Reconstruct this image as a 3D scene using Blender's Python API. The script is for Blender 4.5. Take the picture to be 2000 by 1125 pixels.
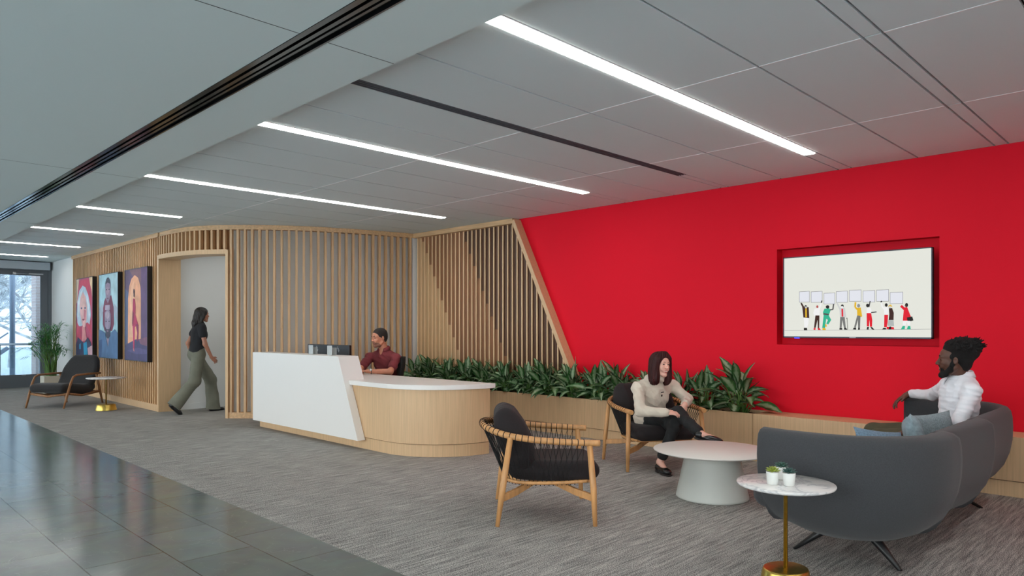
import bpy, math, random
import numpy as np
from mathutils import Vector, Matrix
random.seed(7)
C = bpy.context.scene.collection
for _o in list(bpy.data.objects): bpy.data.objects.remove(_o)
# ------------------------------------------------------------------ camera, world, exposure
# floor plan: X runs forward-right to the red wall, Y runs forward-left to the window wall, metres
EYE, FPX, HORIZON = 1.35, 1382.0, 643.0
cam = bpy.data.objects.new('camera', bpy.data.cameras.new('camera')); C.objects.link(cam)
cam.location = (0, 0, EYE); cam.rotation_euler = (math.pi/2, 0, -math.pi/4)
cam.data.sensor_width = 36; cam.data.lens = FPX*36/2000; cam.data.shift_y = (HORIZON-562.5)/2000
cam.data.clip_start = .05
bpy.context.scene.camera = cam
w = bpy.data.worlds.new('overcast_sky'); bpy.context.scene.world = w; w.use_nodes = True
wn = w.node_tree.nodes; wl = w.node_tree.links
bg = wn['Background']; tc = wn.new('ShaderNodeTexCoord'); sep = wn.new('ShaderNodeSeparateXYZ'); cr = wn.new('ShaderNodeValToRGB')
wl.new(tc.outputs['Generated'], sep.inputs[0]); wl.new(sep.outputs['Z'], cr.inputs[0]); wl.new(cr.outputs[0], bg.inputs[0])
cr.color_ramp.elements[0].color = (.97, .985, 1, 1); cr.color_ramp.elements[1].color = (.82, .92, 1, 1)
bg.inputs[1].default_value = 4.0
vs = bpy.context.scene.view_settings
vs.view_transform = 'Standard'; vs.look = 'None'; vs.gamma = 1; vs.exposure = 0.58; vs.use_curve_mapping = False
cy = bpy.context.scene.cycles
cy.max_bounces = 7; cy.diffuse_bounces = 5; cy.glossy_bounces = 3; cy.transmission_bounces = 4; cy.transparent_max_bounces = 10
cy.caustics_reflective = False; cy.caustics_refractive = False; cy.sample_clamp_indirect = 4; cy.use_denoising = True
STRIP_POWER = 12.0
# ------------------------------------------------------------------ measuring helpers
R2 = math.sqrt(2)
def at(px, py, d):                       # a measured point of the photo at depth d -> floor-plan coordinates
    r = d*(px-1000)/FPX
    return Vector(((d+r)/R2, (d-r)/R2, EYE-(py-HORIZON)*d/FPX))
def on_x(px, py, X):
    d = X*R2/(1+(px-1000)/FPX); return at(px, py, d)
def rd(r, d, z=0):                       # a direction given as right / away
    return Vector(((d+r)/R2, (d-r)/R2, z)).normalized()
# ------------------------------------------------------------------ materials
def lin(c):
    return tuple(((v/255)/12.92 if v/255 <= .04045 else ((v/255+.055)/1.055)**2.4) for v in c)+(1,)
def newmat(name):
    m = bpy.data.materials.new(name); m.use_nodes = True
    return m, m.node_tree.nodes, m.node_tree.links, m.node_tree.nodes['Principled BSDF']
def mat(name, c, rough=.6, metal=0, vary=0, scale=8, bump=0, bscale=60, stretch=(1,1,1), spec=.5, coat=0, sheen=0):
    m, n, l, b = newmat(name)
    b.inputs['Base Color'].default_value = lin(c); b.inputs['Roughness'].default_value = rough
    b.inputs['Metallic'].default_value = metal; b.inputs['Specular IOR Level'].default_value = spec
    b.inputs['Coat Weight'].default_value = coat; b.inputs['Sheen Weight'].default_value = sheen
    t = n.new('ShaderNodeTexCoord'); mp = n.new('ShaderNodeMapping'); mp.inputs['Scale'].default_value = stretch
    l.new(t.outputs['Object'], mp.inputs[0])
    if vary:
        nz = n.new('ShaderNodeTexNoise'); nz.inputs['Scale'].default_value = scale; nz.inputs['Detail'].default_value = 5
        l.new(mp.outputs[0], nz.inputs['Vector'])
        r = n.new('ShaderNodeValToRGB'); r.color_ramp.elements[0].position = .3; r.color_ramp.elements[1].position = .7
        a = lin([max(0, v*(1-vary)) for v in c]); z = lin([min(255, v*(1+vary*.7)) for v in c])
        r.color_ramp.elements[0].color = a; r.color_ramp.elements[1].color = z
        l.new(nz.outputs['Fac'], r.inputs[0]); l.new(r.outputs[0], b.inputs['Base Color'])
    if bump:
        nz = n.new('ShaderNodeTexNoise'); nz.inputs['Scale'].default_value = bscale; nz.inputs['Detail'].default_value = 3
        l.new(mp.outputs[0], nz.inputs['Vector'])
        bp = n.new('ShaderNodeBump'); bp.inputs['Strength'].default_value = bump; bp.inputs['Distance'].default_value = .01
        l.new(nz.outputs['Fac'], bp.inputs['Height']); l.new(bp.outputs[0], b.inputs['Normal'])
    return m
def wood(name, c, rough=.45, vary=.1, axis='z', bump=.03):
    s = {'z': (30, 30, .8), 'y': (14, .8, 14), 'x': (.8, 14, 14)}[axis]
    return mat(name, c, rough, vary=vary, scale=3.0, bump=bump, bscale=8, stretch=s)
def emis(name, c, s):
    m, n, l, b = newmat(name)
    b.inputs['Base Color'].default_value = (0, 0, 0, 1); b.inputs['Emission Color'].default_value = lin(c); b.inputs['Emission Strength'].default_value = s
    b.inputs['Specular IOR Level'].default_value = .2
    return m
def flat(name, c, rough=.7): return mat(name, c, rough)
def glassmat(name, tint=(243, 245, 244), refl=.08):
    m, n, l, b = newmat(name); n.remove(b)
    tr = n.new('ShaderNodeBsdfTransparent'); tr.inputs[0].default_value = lin(tint)
    gl = n.new('ShaderNodeBsdfGlossy'); gl.inputs['Roughness'].default_value = .02
    lw = n.new('ShaderNodeFresnel'); lw.inputs[0].default_value = 1.45
    mx = n.new('ShaderNodeMixShader'); l.new(lw.outputs[0], mx.inputs[0]); l.new(tr.outputs[0], mx.inputs[1]); l.new(gl.outputs[0], mx.inputs[2])
    l.new(mx.outputs[0], n['Material Output'].inputs[0]); return m
def carpet_mat():
    m, n, l, b = newmat('carpet_weave'); b.inputs['Roughness'].default_value = .95; b.inputs['Specular IOR Level'].default_value = .1
    t = n.new('ShaderNodeTexCoord')
    def noise(sx, sy, sc, det):
        mp = n.new('ShaderNodeMapping'); mp.inputs['Scale'].default_value = (sx, sy, 1); l.new(t.outputs['Object'], mp.inputs[0])
        z = n.new('ShaderNodeTexNoise'); z.inputs['Scale'].default_value = sc; z.inputs['Detail'].default_value = det; z.inputs['Roughness'].default_value = .6
        l.new(mp.outputs[0], z.inputs['Vector']); return z
    a = noise(.6, 9, 6, 3); f = noise(1, 2.0, 130, 2); g = noise(1, 1.2, 1.2, 2)
    ad = n.new('ShaderNodeMath'); ad.operation = 'MULTIPLY_ADD'; l.new(a.outputs[0], ad.inputs[0]); ad.inputs[1].default_value = .72
    m2 = n.new('ShaderNodeMath'); m2.operation = 'MULTIPLY_ADD'; l.new(f.outputs[0], m2.inputs[0]); m2.inputs[1].default_value = 2.1; m2.inputs[2].default_value = -.91
    l.new(m2.outputs[0], ad.inputs[2])
    r = n.new('ShaderNodeValToRGB'); e = r.color_ramp.elements
    e[0].position = .24; e[0].color = lin((78, 78, 78)); e[1].position = .80; e[1].color = lin((224, 220, 213))
    x = e.new(.48); x.color = lin((138, 136, 134))
    l.new(ad.outputs[0], r.inputs[0]); l.new(r.outputs[0], b.inputs['Base Color'])
    bp = n.new('ShaderNodeBump'); bp.inputs['Strength'].default_value = .35; bp.inputs['Distance'].default_value = .01; l.new(f.outputs[0], bp.inputs['Height']); l.new(bp.outputs[0], b.inputs['Normal'])
    return m
def stone_mat():
    m, n, l, b = newmat('slate_tiles'); t = n.new('ShaderNodeTexCoord')
    mp = n.new('ShaderNodeMapping'); mp.inputs['Rotation'].default_value = (0, 0, math.pi/2); mp.inputs['Location'].default_value = (0, 2.33-.43*6, 0)
    l.new(t.outputs['Object'], mp.inputs[0])
    br = n.new('ShaderNodeTexBrick'); br.inputs['Scale'].default_value = 1; br.inputs['Mortar Size'].default_value = .0035; br.inputs['Mortar Smooth'].default_value = .1
    br.inputs['Brick Width'].default_value = .71; br.inputs['Row Height'].default_value = .43; br.offset = .37; br.offset_frequency = 2
    br.inputs['Color1'].default_value = lin((106, 124, 121)); br.inputs['Color2'].default_value = lin((96, 114, 111)); br.inputs['Mortar'].default_value = lin((50, 54, 54))
    l.new(mp.outputs[0], br.inputs['Vector'])
    nz = n.new('ShaderNodeTexNoise'); nz.inputs['Scale'].default_value = 3; nz.inputs['Detail'].default_value = 8; nz.inputs['Distortion'].default_value = 1.2
    l.new(t.outputs['Object'], nz.inputs['Vector'])
    mx = n.new('ShaderNodeMix'); mx.data_type = 'RGBA'; mx.blend_type = 'OVERLAY'; mx.inputs[0].default_value = .25
    l.new(br.outputs['Color'], mx.inputs[6]); l.new(nz.outputs['Color'], mx.inputs[7])
    hs = n.new('ShaderNodeHueSaturation'); hs.inputs['Saturation'].default_value = .55; l.new(mx.outputs[2], hs.inputs['Color'])
    # pale mineral veins
    wv = n.new('ShaderNodeTexNoise'); wv.inputs['Scale'].default_value = 1.7; wv.inputs['Detail'].default_value = 6; wv.inputs['Distortion'].default_value = 2.5
    l.new(t.outputs['Object'], wv.inputs['Vector'])
    vr = n.new('ShaderNodeValToRGB'); e = vr.color_ramp.elements; e[0].position = .496; e[0].color = (0, 0, 0, 1); e[1].position = .504; e[1].color = (0, 0, 0, 1); x = e.new(.5); x.color = (.22, .22, .22, 1)
    l.new(wv.outputs[0], vr.inputs[0])
    m2 = n.new('ShaderNodeMix'); m2.data_type = 'RGBA'; l.new(vr.outputs[0], m2.inputs[0]); l.new(hs.outputs[0], m2.inputs[6]); m2.inputs[7].default_value = lin((170, 175, 172))
    l.new(m2.outputs[2], b.inputs['Base Color'])
    rr = n.new('ShaderNodeMapRange'); rr.inputs[3].default_value = .09; rr.inputs[4].default_value = .20; b.inputs['Specular IOR Level'].default_value = .42; l.new(nz.outputs[0], rr.inputs[0]); l.new(rr.outputs[0], b.inputs['Roughness'])
    bp = n.new('ShaderNodeBump'); bp.inputs['Strength'].default_value = .25; bp.inputs['Distance'].default_value = .004; bp.invert = True
    l.new(br.outputs['Fac'], bp.inputs['Height']); l.new(bp.outputs[0], b.inputs['Normal'])
    return m
def marble_mat():
    m, n, l, b = newmat('white_marble'); b.inputs['Roughness'].default_value = .22
    t = n.new('ShaderNodeTexCoord'); nz = n.new('ShaderNodeTexNoise'); nz.inputs['Scale'].default_value = 4; nz.inputs['Detail'].default_value = 8; nz.inputs['Distortion'].default_value = 2
    l.new(t.outputs['Object'], nz.inputs['Vector']); r = n.new('ShaderNodeValToRGB'); e = r.color_ramp.elements
    e[0].position = .40; e[0].color = lin((232, 229, 226)); e[1].position = .62; e[1].color = lin((230, 227, 224)); x = e.new(.50); x.color = lin((192, 192, 194)); y = e.new(.46); y.color = lin((226, 224, 222)); y = e.new(.53); y.color = lin((220, 218, 217))
    l.new(nz.outputs[0], r.inputs[0]); l.new(r.outputs[0], b.inputs['Base Color']); return m
def leaf_mat():
    m, n, l, b = newmat('silver_patterned_leaf'); b.inputs['Roughness'].default_value = .45; b.inputs['Specular IOR Level'].default_value = .5
    uv = n.new('ShaderNodeUVMap'); s = n.new('ShaderNodeSeparateXYZ'); l.new(uv.outputs[0], s.inputs[0])
    a = n.new('ShaderNodeMath'); a.operation = 'SUBTRACT'; l.new(s.outputs[0], a.inputs[0]); a.inputs[1].default_value = .5
    ab = n.new('ShaderNodeMath'); ab.operation = 'ABSOLUTE'; l.new(a.outputs[0], ab.inputs[0])
    t = n.new('ShaderNodeTexCoord'); nz = n.new('ShaderNodeTexNoise'); nz.inputs['Scale'].default_value = 28; nz.inputs['Detail'].default_value = 4; l.new(t.outputs['Object'], nz.inputs['Vector'])
    m1 = n.new('ShaderNodeMath'); m1.operation = 'MULTIPLY_ADD'; l.new(nz.outputs[0], m1.inputs[0]); m1.inputs[1].default_value = .55; l.new(ab.outputs[0], m1.inputs[2])
    r = n.new('ShaderNodeValToRGB'); e = r.color_ramp.elements; e[0].position = .40; e[0].color = lin((154, 172, 142)); e[1].position = .66; e[1].color = lin((28, 68, 30))
    x = e.new(.53); x.color = lin((86, 120, 76)); l.new(m1.outputs[0], r.inputs[0])
    lo = n.new('ShaderNodeTexNoise'); lo.inputs['Scale'].default_value = 5; l.new(t.outputs['Object'], lo.inputs['Vector'])
    mr = n.new('ShaderNodeValToRGB'); mr.color_ramp.elements[0].position = .42; mr.color_ramp.elements[1].position = .6; l.new(lo.outputs[0], mr.inputs[0])
    mx = n.new('ShaderNodeMix'); mx.data_type = 'RGBA'; l.new(mr.outputs[0], mx.inputs[0]); l.new(r.outputs[0], mx.inputs[6]); mx.inputs[7].default_value = lin((42, 110, 36))
    m3 = n.new('ShaderNodeMath'); m3.operation = 'MULTIPLY'; l.new(mr.outputs[0], m3.inputs[0]); m3.inputs[1].default_value = .4; l.new(m3.outputs[0], mx.inputs[0])
    l.new(mx.outputs[2], b.inputs['Base Color']); return m
M = {}
M['red'] = mat('red_wall_paint', (228, 16, 42), .7, spec=.2, bump=.02, bscale=200)
M['white'] = mat('white_wall_paint', (222, 223, 222), .8)
M['ceil'] = mat('ceiling_panel', (214, 224, 225), .85, bump=.05, bscale=260)
M['ceil_plain'] = mat('plasterboard_ceiling', (214, 224, 222), .8)
M['ceil_gap'] = mat('ceiling_gap_dark', (18, 18, 20), .8)
M['lit_joint_trim'] = mat('lit_joint_and_trim_white', (238, 238, 238), .5)
M['carpet'] = carpet_mat(); M['stone'] = stone_mat(); M['marble'] = marble_mat(); M['leaf'] = leaf_mat()
M['oak'] = wood('light_oak', (206, 167, 124)); M['oak_h'] = wood('light_oak_horizontal', (206, 167, 124), axis='y')
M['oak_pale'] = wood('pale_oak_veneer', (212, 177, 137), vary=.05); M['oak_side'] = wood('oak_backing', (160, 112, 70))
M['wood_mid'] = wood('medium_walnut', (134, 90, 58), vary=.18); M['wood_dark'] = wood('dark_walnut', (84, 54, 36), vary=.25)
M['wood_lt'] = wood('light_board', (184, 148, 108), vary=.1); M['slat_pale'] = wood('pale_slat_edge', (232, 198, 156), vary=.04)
M['black'] = mat('black_metal', (22, 22, 24), .4); M['blackgloss'] = mat('black_gloss', (14, 14, 16), .15)
M['frame_grey'] = mat('grey_door_frame', (92, 97, 103), .5); M['steel'] = mat('brushed_steel', (170, 172, 175), .35, 1)
M['glass'] = glassmat('clear_glass'); M['frosted'] = mat('frosted_acrylic', (176, 180, 180), .3); M['tinted'] = glassmat('tinted_glass', (178, 190, 198)); M['acrylic'] = glassmat('clear_acrylic', (225, 230, 230))
M['solid'] = mat('white_solid_surface', (234, 231, 228), .35); M['brass'] = mat('brushed_brass', (206, 176, 92), .3, 1, vary=.06, scale=40)
M['lamp'] = emis('strip_lamp_diffuser', (255, 252, 246), STRIP_POWER)
M['table_white'] = mat('warm_white_lacquer', (220, 216, 210), .5); M['table_base'] = mat('pale_grey_lacquer', (204, 206, 200), .5)
M['sofa'] = mat('charcoal_felt', (62, 63, 66), .95, vary=.08, scale=200, bump=.15, bscale=420, sheen=.12)
M['darkfab'] = mat('aubergine_black_fabric', (30, 23, 25), .9, vary=.1, scale=40, bump=.12, bscale=300, sheen=.03)
M['charfab'] = mat('charcoal_fabric', (40, 39, 41), .9, vary=.1, scale=60, bump=.12, bscale=300, sheen=.1)
M['ash'] = mat('honey_ash_wood', (204, 150, 96), .42, vary=.1, scale=6, stretch=(6, 6, 1)); M['rope'] = mat('black_cord', (20, 19, 20), .8)
M['walnutleg'] = mat('brown_ash_wood', (158, 112, 74), .42, vary=.12, scale=6, stretch=(6, 6, 1))
M['soil'] = mat('bark_mulch', (60, 38, 28), .95, vary=.5, scale=50, bump=.8, bscale=60)
M['stem'] = mat('green_stem', (88, 128, 60), .5); M['palm'] = mat('palm_green', (52, 120, 56), .45, vary=.3, scale=4)
M['pot'] = mat('white_ceramic', (228, 228, 224), .4); M['potcream'] = mat('cream_planter', (205, 200, 184), .6)
M['snow'] = mat('snow', (238, 244, 250), .9); M['bark'] = mat('snowy_bark', (214, 218, 222), .9, vary=.35, scale=5)
M['column'] = mat('blue_grey_column', (160, 172, 190), .5)
# ------------------------------------------------------------------ geometry collector
class G:
    def __init__(s): s.v = []; s.f = []; s.m = []; s.uv = []; s.sm = []
    def add(s, vs, fs, mi=0, smooth=False, uv=None):
        o = len(s.v); s.v += [tuple(v) for v in vs]; s.uv += (uv if uv else [(0, 0)]*len(vs))
        for f in fs: s.f.append(tuple(i+o for i in f)); s.m.append(mi); s.sm.append(smooth)
        return s
    def obox(s, c, ax, ay, az, mi=0):     # centre and three half-axis vectors
        c, ax, ay, az = map(Vector, (c, ax, ay, az))
        vs = [c+ax*i+ay*j+az*k for k in (-1, 1) for j in (-1, 1) for i in (-1, 1)]
        fs = [(0, 2, 3, 1), (4, 5, 7, 6), (0, 1, 5, 4), (2, 6, 7, 3), (0, 4, 6, 2), (1, 3, 7, 5)]
        if ax.cross(ay).dot(az) < 0: fs = [f[::-1] for f in fs]
        return s.add(vs, fs, mi)
    def box(s, x0, y0, z0, x1, y1, z1, mi=0):
        return s.obox(((x0+x1)/2, (y0+y1)/2, (z0+z1)/2), (abs(x1-x0)/2, 0, 0), (0, abs(y1-y0)/2, 0), (0, 0, abs(z1-z0)/2), mi)
    def tube(s, pts, rad, n=10, mi=0, cap=True, flat=None):
        pts = [Vector(p) for p in pts]; rad = rad if isinstance(rad, (list, tuple)) else [rad]*len(pts)
        vs = []; prev = None
        for i, p in enumerate(pts):
            t = (pts[min(i+1, len(pts)-1)]-pts[max(i-1, 0)]).normalized()
            if prev is None:
                a = Vector((0, 0, 1)) if abs(t.z) < .9 else Vector((1, 0, 0)); u = t.cross(a).normalized()
            else: u = (prev-t*prev.dot(t)).normalized()
            prev = u; w_ = t.cross(u)
            for k in range(n):
                a = 2*math.pi*k/n; q = u*math.cos(a)+w_*math.sin(a)
                if flat: q = u*math.cos(a)*flat[0]+w_*math.sin(a)*flat[1]
                vs.append(p+q*rad[i])
        fs = []
        for i in range(len(pts)-1):
            for k in range(n):
                k2 = (k+1) % n; fs.append((i*n+k, i*n+k2, (i+1)*n+k2, (i+1)*n+k))
        s.add(vs, fs, mi, True)
        if cap:
            o = len(s.v)-len(vs)
            for ring in (tuple(range(n))[::-1], tuple((len(pts)-1)*n+k for k in range(n))):
                s.f.append(tuple(o+i for i in ring)); s.m.append(mi); s.sm.append(False)
        return s
    def lathe(s, prof, c=(0, 0, 0), n=48, mi=0, smooth=True):
        c = Vector(c); vs = []; fs = []
        for r, z in prof:
            for k in range(n):
                a = 2*math.pi*k/n; vs.append((c.x+r*math.cos(a), c.y+r*math.sin(a), c.z+z))
        for i in range(len(prof)-1):
            for k in range(n):
                k2 = (k+1) % n; fs.append((i*n+k, i*n+k2, (i+1)*n+k2, (i+1)*n+k))
        s.add(vs, fs, mi, smooth); o = len(s.v)-len(vs)
        if prof[0][0] > 1e-4: s.f.append(tuple(o+k for k in range(n))[::-1]); s.m.append(mi); s.sm.append(False)
        if prof[-1][0] > 1e-4: s.f.append(tuple(o+(len(prof)-1)*n+k for k in range(n))); s.m.append(mi); s.sm.append(False)
        return s
    def prism(s, poly, z0, z1, mi=0):     # counter-clockwise outline
        n = len(poly); vs = [(x, y, z0) for x, y in poly]+[(x, y, z1) for x, y in poly]
        fs = [tuple(range(n))[::-1], tuple(range(n, 2*n))]+[(i, (i+1) % n, (i+1) % n+n, i+n) for i in range(n)]
        return s.add(vs, fs, mi)
    def wall(s, path, o0, o1, z0, z1, mi=0):    # strip along a plan path between two offsets to its right-hand side
        A = offset(path, o0); B = offset(path, o1); n = len(path)
        vs = [(p[0], p[1], z) for z in (z0, z1) for p in A]+[(p[0], p[1], z) for z in (z0, z1) for p in B]
        fs = []
        for i in range(n-1):
            a0, a1, b0, b1 = i, i+n, i+2*n, i+3*n
            fs += [(a0, a0+1, a1+1, a1), (b0, b1, b1+1, b0+1), (a1, a1+1, b1+1, b1), (a0, b0, b0+1, a0+1)]
        fs += [(0, n, 3*n, 2*n), (n-1, 3*n-1, 4*n-1, 2*n-1)]
        return s.add(vs, fs, mi)
    def grid(s, rows, mi=0, smooth=True, closed_u=False, uv=None):
        nr = len(rows); nc = len(rows[0]); vs = [p for r in rows for p in r]; fs = []
        for i in range(nr-1):
            for j in range(nc if closed_u else nc-1):
                j2 = (j+1) % nc; fs.append((i*nc+j, i*nc+j2, (i+1)*nc+j2, (i+1)*nc+j))
        return s.add(vs, fs, mi, smooth, uv)
    def poly(s, pts, mi=0): return s.add(pts, [tuple(range(len(pts)))], mi)
    def build(s, name, mats, parent=None, bevel=0, subsurf=0, recalc=False):
        me = bpy.data.meshes.new(name); me.from_pydata(s.v, [], s.f)
        for m_ in (mats if isinstance(mats, (list, tuple)) else [mats]): me.materials.append(m_)
        me.polygons.foreach_set('material_index', s.m); me.polygons.foreach_set('use_smooth', s.sm)
        if any(u != (0, 0) for u in s.uv):
            ul = me.uv_layers.new(name='UVMap'); idx = np.empty(len(me.loops), dtype=np.int32); me.loops.foreach_get('vertex_index', idx)
            ul.data.foreach_set('uv', np.array(s.uv, dtype=np.float32)[idx].ravel())
        me.update()
        if recalc:
            import bmesh
            bm = bmesh.new(); bm.from_mesh(me); bmesh.ops.recalc_face_normals(bm, faces=bm.faces); bm.to_mesh(me); bm.free()
        o = bpy.data.objects.new(name, me); C.objects.link(o)
        if parent: o.parent = parent
        if bevel:
            b = o.modifiers.new('bevel', 'BEVEL'); b.width = bevel; b.segments = 2; b.limit_method = 'ANGLE'; b.angle_limit = .7
        if subsurf:
            b = o.modifiers.new('subsurf', 'SUBSURF'); b.levels = b.render_levels = subsurf
        return o
def offset(path, o):
    out = []
    for i, p in enumerate(path):
        a = Vector(path[max(i-1, 0)]); b = Vector(path[min(i+1, len(path)-1)]); t = (b-a).normalized(); out.append((p[0]+t.y*o, p[1]-t.x*o))
    return out
def catmull(pts, per=8):
    P = [Vector(p) for p in pts]; out = []
    for i in range(len(P)-1):
        p0, p1, p2, p3 = P[max(i-1, 0)], P[i], P[i+1], P[min(i+2, len(P)-1)]
        for k in range(per):
            t = k/per; out.append(.5*((2*p1)+(p2-p0)*t+(2*p0-5*p1+4*p2-p3)*t*t+(3*p1-p0-3*p2+p3)*t**3))
    return out+[P[-1]]
def walk(path, step, start=0.0):         # points and tangents every step along a path
    out = []; acc = -start; P = [Vector(p) for p in path]
    for a, b in zip(P[:-1], P[1:]):
        L = (b-a).length
        while acc <= L:
            if acc >= 0: out.append((a+(b-a)*(acc/L), (b-a).normalized()))
            acc += step
        acc -= L
    return out
def empty(name, loc=(0, 0, 0), rz=0):
    o = bpy.data.objects.new(name, None); C.objects.link(o); o.location = loc; o.rotation_euler = (0, 0, rz); o.empty_display_size = .1; return o
def tag(o, label, cat, group=None, kind=None):
    o['label'] = label; o['category'] = cat
    if group: o['group'] = group
    if kind: o['kind'] = kind
    return o
def struct(o): o['kind'] = 'structure'; return o
def kids(o): return [c for c in bpy.data.objects if c.parent == o]
def copy_tree(o, parent=None):
    c = o.copy(); C.objects.link(c)
    if parent: c.parent = parent
    for ch in kids(o): copy_tree(ch, c)
    return c
# ------------------------------------------------------------------ organic surfaces: smooth unions of tapered volumes, meshed with surface nets
class Vol:
    def __init__(s, h=.005): s.p = []; s.h = h; s.reg = []; s.noise = None; s.fine = []
    def _a(s, f, lo, hi, k, sub): s.p.append((f, np.array(lo, float), np.array(hi, float), k, sub)); return s
    def cone(s, a, b, r1, r2=None, k=.02, sub=False):
        a = np.array(a, float); b = np.array(b, float); r2 = r1 if r2 is None else r2; ba = b-a; l2 = max(ba.dot(ba), 1e-9)
        def f(P):
            pa = P-a; t = np.clip((pa@ba)/l2, 0, 1); q = pa-t[..., None]*ba
            return np.sqrt((q*q).sum(-1))-(r1+(r2-r1)*t)
        r = max(r1, r2); return s._a(f, np.minimum(a, b)-r, np.maximum(a, b)+r, k, sub)
    def chain(s, pts, rs, k=.02):
        for i in range(len(pts)-1): s.cone(pts[i], pts[i+1], rs[i], rs[i+1], k)
        return s
    def ell(s, c, r, R=None, k=.02, sub=False):
        c = np.array(c, float); r = np.array(r, float); Rm = np.eye(3) if R is None else np.array(R, float)  # columns are axes
        def f(P):
            q = (P-c)@Rm; a = q/r; k0 = np.sqrt((a*a).sum(-1)); k1 = np.sqrt(((a/r)**2).sum(-1))+1e-9
            return k0*(k0-1)/k1
        ext = np.sqrt(((Rm*r)**2).sum(1)); return s._a(f, c-ext, c+ext, k, sub)
    def mesh(s):
        h = s.h; lo = np.min([p[1] for p in s.p if not p[4]], 0)-4*h; hi = np.max([p[2] for p in s.p if not p[4]], 0)+4*h
        
        AX = []
        for j in range(3):                    # rectilinear grid, denser where fine boxes ask for it
            c_ = [lo[j]]
            while c_[-1] < hi[j]:
                st_ = h
                for a, b, hf in s.fine:
                    if a[j]-h <= c_[-1] <= b[j]: st_ = min(st_, hf)
                c_.append(c_[-1]+st_)
            AX.append(np.array(c_))
        n = np.array([len(a) for a in AX]); D = np.full(n, 1., dtype=np.float32)
        for f, a, b, k, sub in s.p:
            pad = k+3*h; i0 = np.array([np.searchsorted(AX[j], a[j]-pad) for j in range(3)]); i1 = np.array([np.searchsorted(AX[j], b[j]+pad) for j in range(3)])
            if np.any(i1 <= i0): continue
            ax = [AX[j][i0[j]:i1[j]] for j in range(3)]; P = np.stack(np.meshgrid(*ax, indexing='ij'), -1)
            d = f(P)
            if s.noise is not None: d = d+s.noise(P)
            sl = tuple(slice(i0[j], i1[j]) for j in range(3)); A = D[sl]
            if sub: d = -d; hh = np.maximum(k-np.abs(A-d), 0)/max(k, 1e-6); D[sl] = np.maximum(A, d)+hh*hh*k*.25
            else: hh = np.maximum(k-np.abs(A-d), 0)/max(k, 1e-6); D[sl] = np.minimum(A, d)-hh*hh*k*.25
        S = D < 0; cn = np.array(D.shape)-1
        cnt = sum(S[i:cn[0]+i, j:cn[1]+j, k_:cn[2]+k_].astype(np.int8) for i in (0, 1) for j in (0, 1) for k_ in (0, 1))
        act = (cnt > 0) & (cnt < 8); idx = np.full(act.shape, -1, dtype=np.int64); N = int(act.sum()); idx[act] = np.arange(N)
        acc = np.zeros((N, 3)); num = np.zeros(N); quads = []
        for ax in range(3):
            e = np.zeros(3, int); e[ax] = 1; o1, o2 = [(1, 2), (2, 0), (0, 1)][ax]
            A = S[tuple(slice(0, D.shape[j]-e[j]) for j in range(3))]; B = S[tuple(slice(e[j], None) for j in range(3))]
            I = np.argwhere(A != B); a = D[tuple(I.T)]; b = D[tuple((I+e).T)]; t = a/(a-b); p = I+t[:, None]*e
            ids = []
            for u, v in ((0, 0), (1, 0), (1, 1), (0, 1)):
                c = I.copy(); c[:, o1] -= u; c[:, o2] -= v
                ok = np.all((c >= 0) & (c < cn), 1); q = np.full(len(I), -1); q[ok] = idx[tuple(c[ok].T)]; ids.append(q)
                g = q >= 0
                for j in range(3): acc[:, j] += np.bincount(q[g], p[g, j], N)
                num += np.bincount(q[g], minlength=N)
            Q = np.stack(ids, 1); fl = a > 0; Q[fl] = Q[fl][:, ::-1]; quads.append(Q[np.all(Q >= 0, 1)])
        acc /= np.maximum(num, 1)[:, None]
        return np.stack([np.interp(acc[:, j], np.arange(n[j]), AX[j]) for j in range(3)], 1).astype(np.float32), np.concatenate(quads).astype(np.int32)
    def build(s, name, mats, parent=None):
        V, F = s.mesh(); me = bpy.data.meshes.new(name); me.vertices.add(len(V)); me.vertices.foreach_set('co', V.ravel())
        me.loops.add(F.size); me.loops.foreach_set('vertex_index', F.ravel()); me.polygons.add(len(F))
        me.polygons.foreach_set('loop_start', np.arange(0, F.size, 4, dtype=np.int32)); me.polygons.foreach_set('loop_total', np.full(len(F), 4, dtype=np.int32))
        me.polygons.foreach_set('use_smooth', np.ones(len(F), dtype=bool))
        for m_ in (mats if isinstance(mats, (list, tuple)) else [mats]): me.materials.append(m_)
        if s.reg:
            c = V[F].mean(1); mi = np.zeros(len(F), dtype=np.int32)
            for cc, r, R, k in s.reg:
                q = (c-np.array(cc))@np.array(R); mi[((q/np.array(r))**2).sum(1) < 1] = k
            me.polygons.foreach_set('material_index', mi)
        me.update(calc_edges=True); o = bpy.data.objects.new(name, me); C.objects.link(o)
        if parent: o.parent = parent
        return o
def strands(pos, R, amp, n_=26):
    p0 = np.array(pos, float); Rm = np.array(R)
    def f(P):
        q = (P-p0)@Rm; az = np.arctan2(q[..., 0], q[..., 1]+.03); return amp*(np.sin(az*n_+3*np.sin(q[..., 2]*9))+.5*np.sin(az*n_*2.3+4*np.sin(q[..., 2]*14)))
    return f
def wrinkle(amp, sc=1, seed=0):
    rs = np.random.RandomState(seed); Ks = rs.randn(5, 3)*22*sc; ph = rs.rand(5)*6.28
    def f(P):
        w_ = sum(1-1.8*np.abs(np.sin(P@Ks[i]*.8+ph[i]+1.3*np.sin(P@Ks[(i+1) % 5]*.5))) for i in range(5))
        return -amp*w_/3
    return f
# ================================================================== THE SETTING
ZC, ZS = 2.93, 2.85           # ceiling, lowered strip over the stone walkway
XW = 7.25                     # red wall
XC = 2.33                     # carpet edge
Y1, Y0, XL = 19.6, -3.4, -2.6
struct(G().box(XC, Y0, -.1, 9.2, Y1, 0).build('floor', M['carpet']))
struct(G().box(XL, Y0, -.1, XC, Y1, -.001).build('floor', M['stone']))
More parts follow.
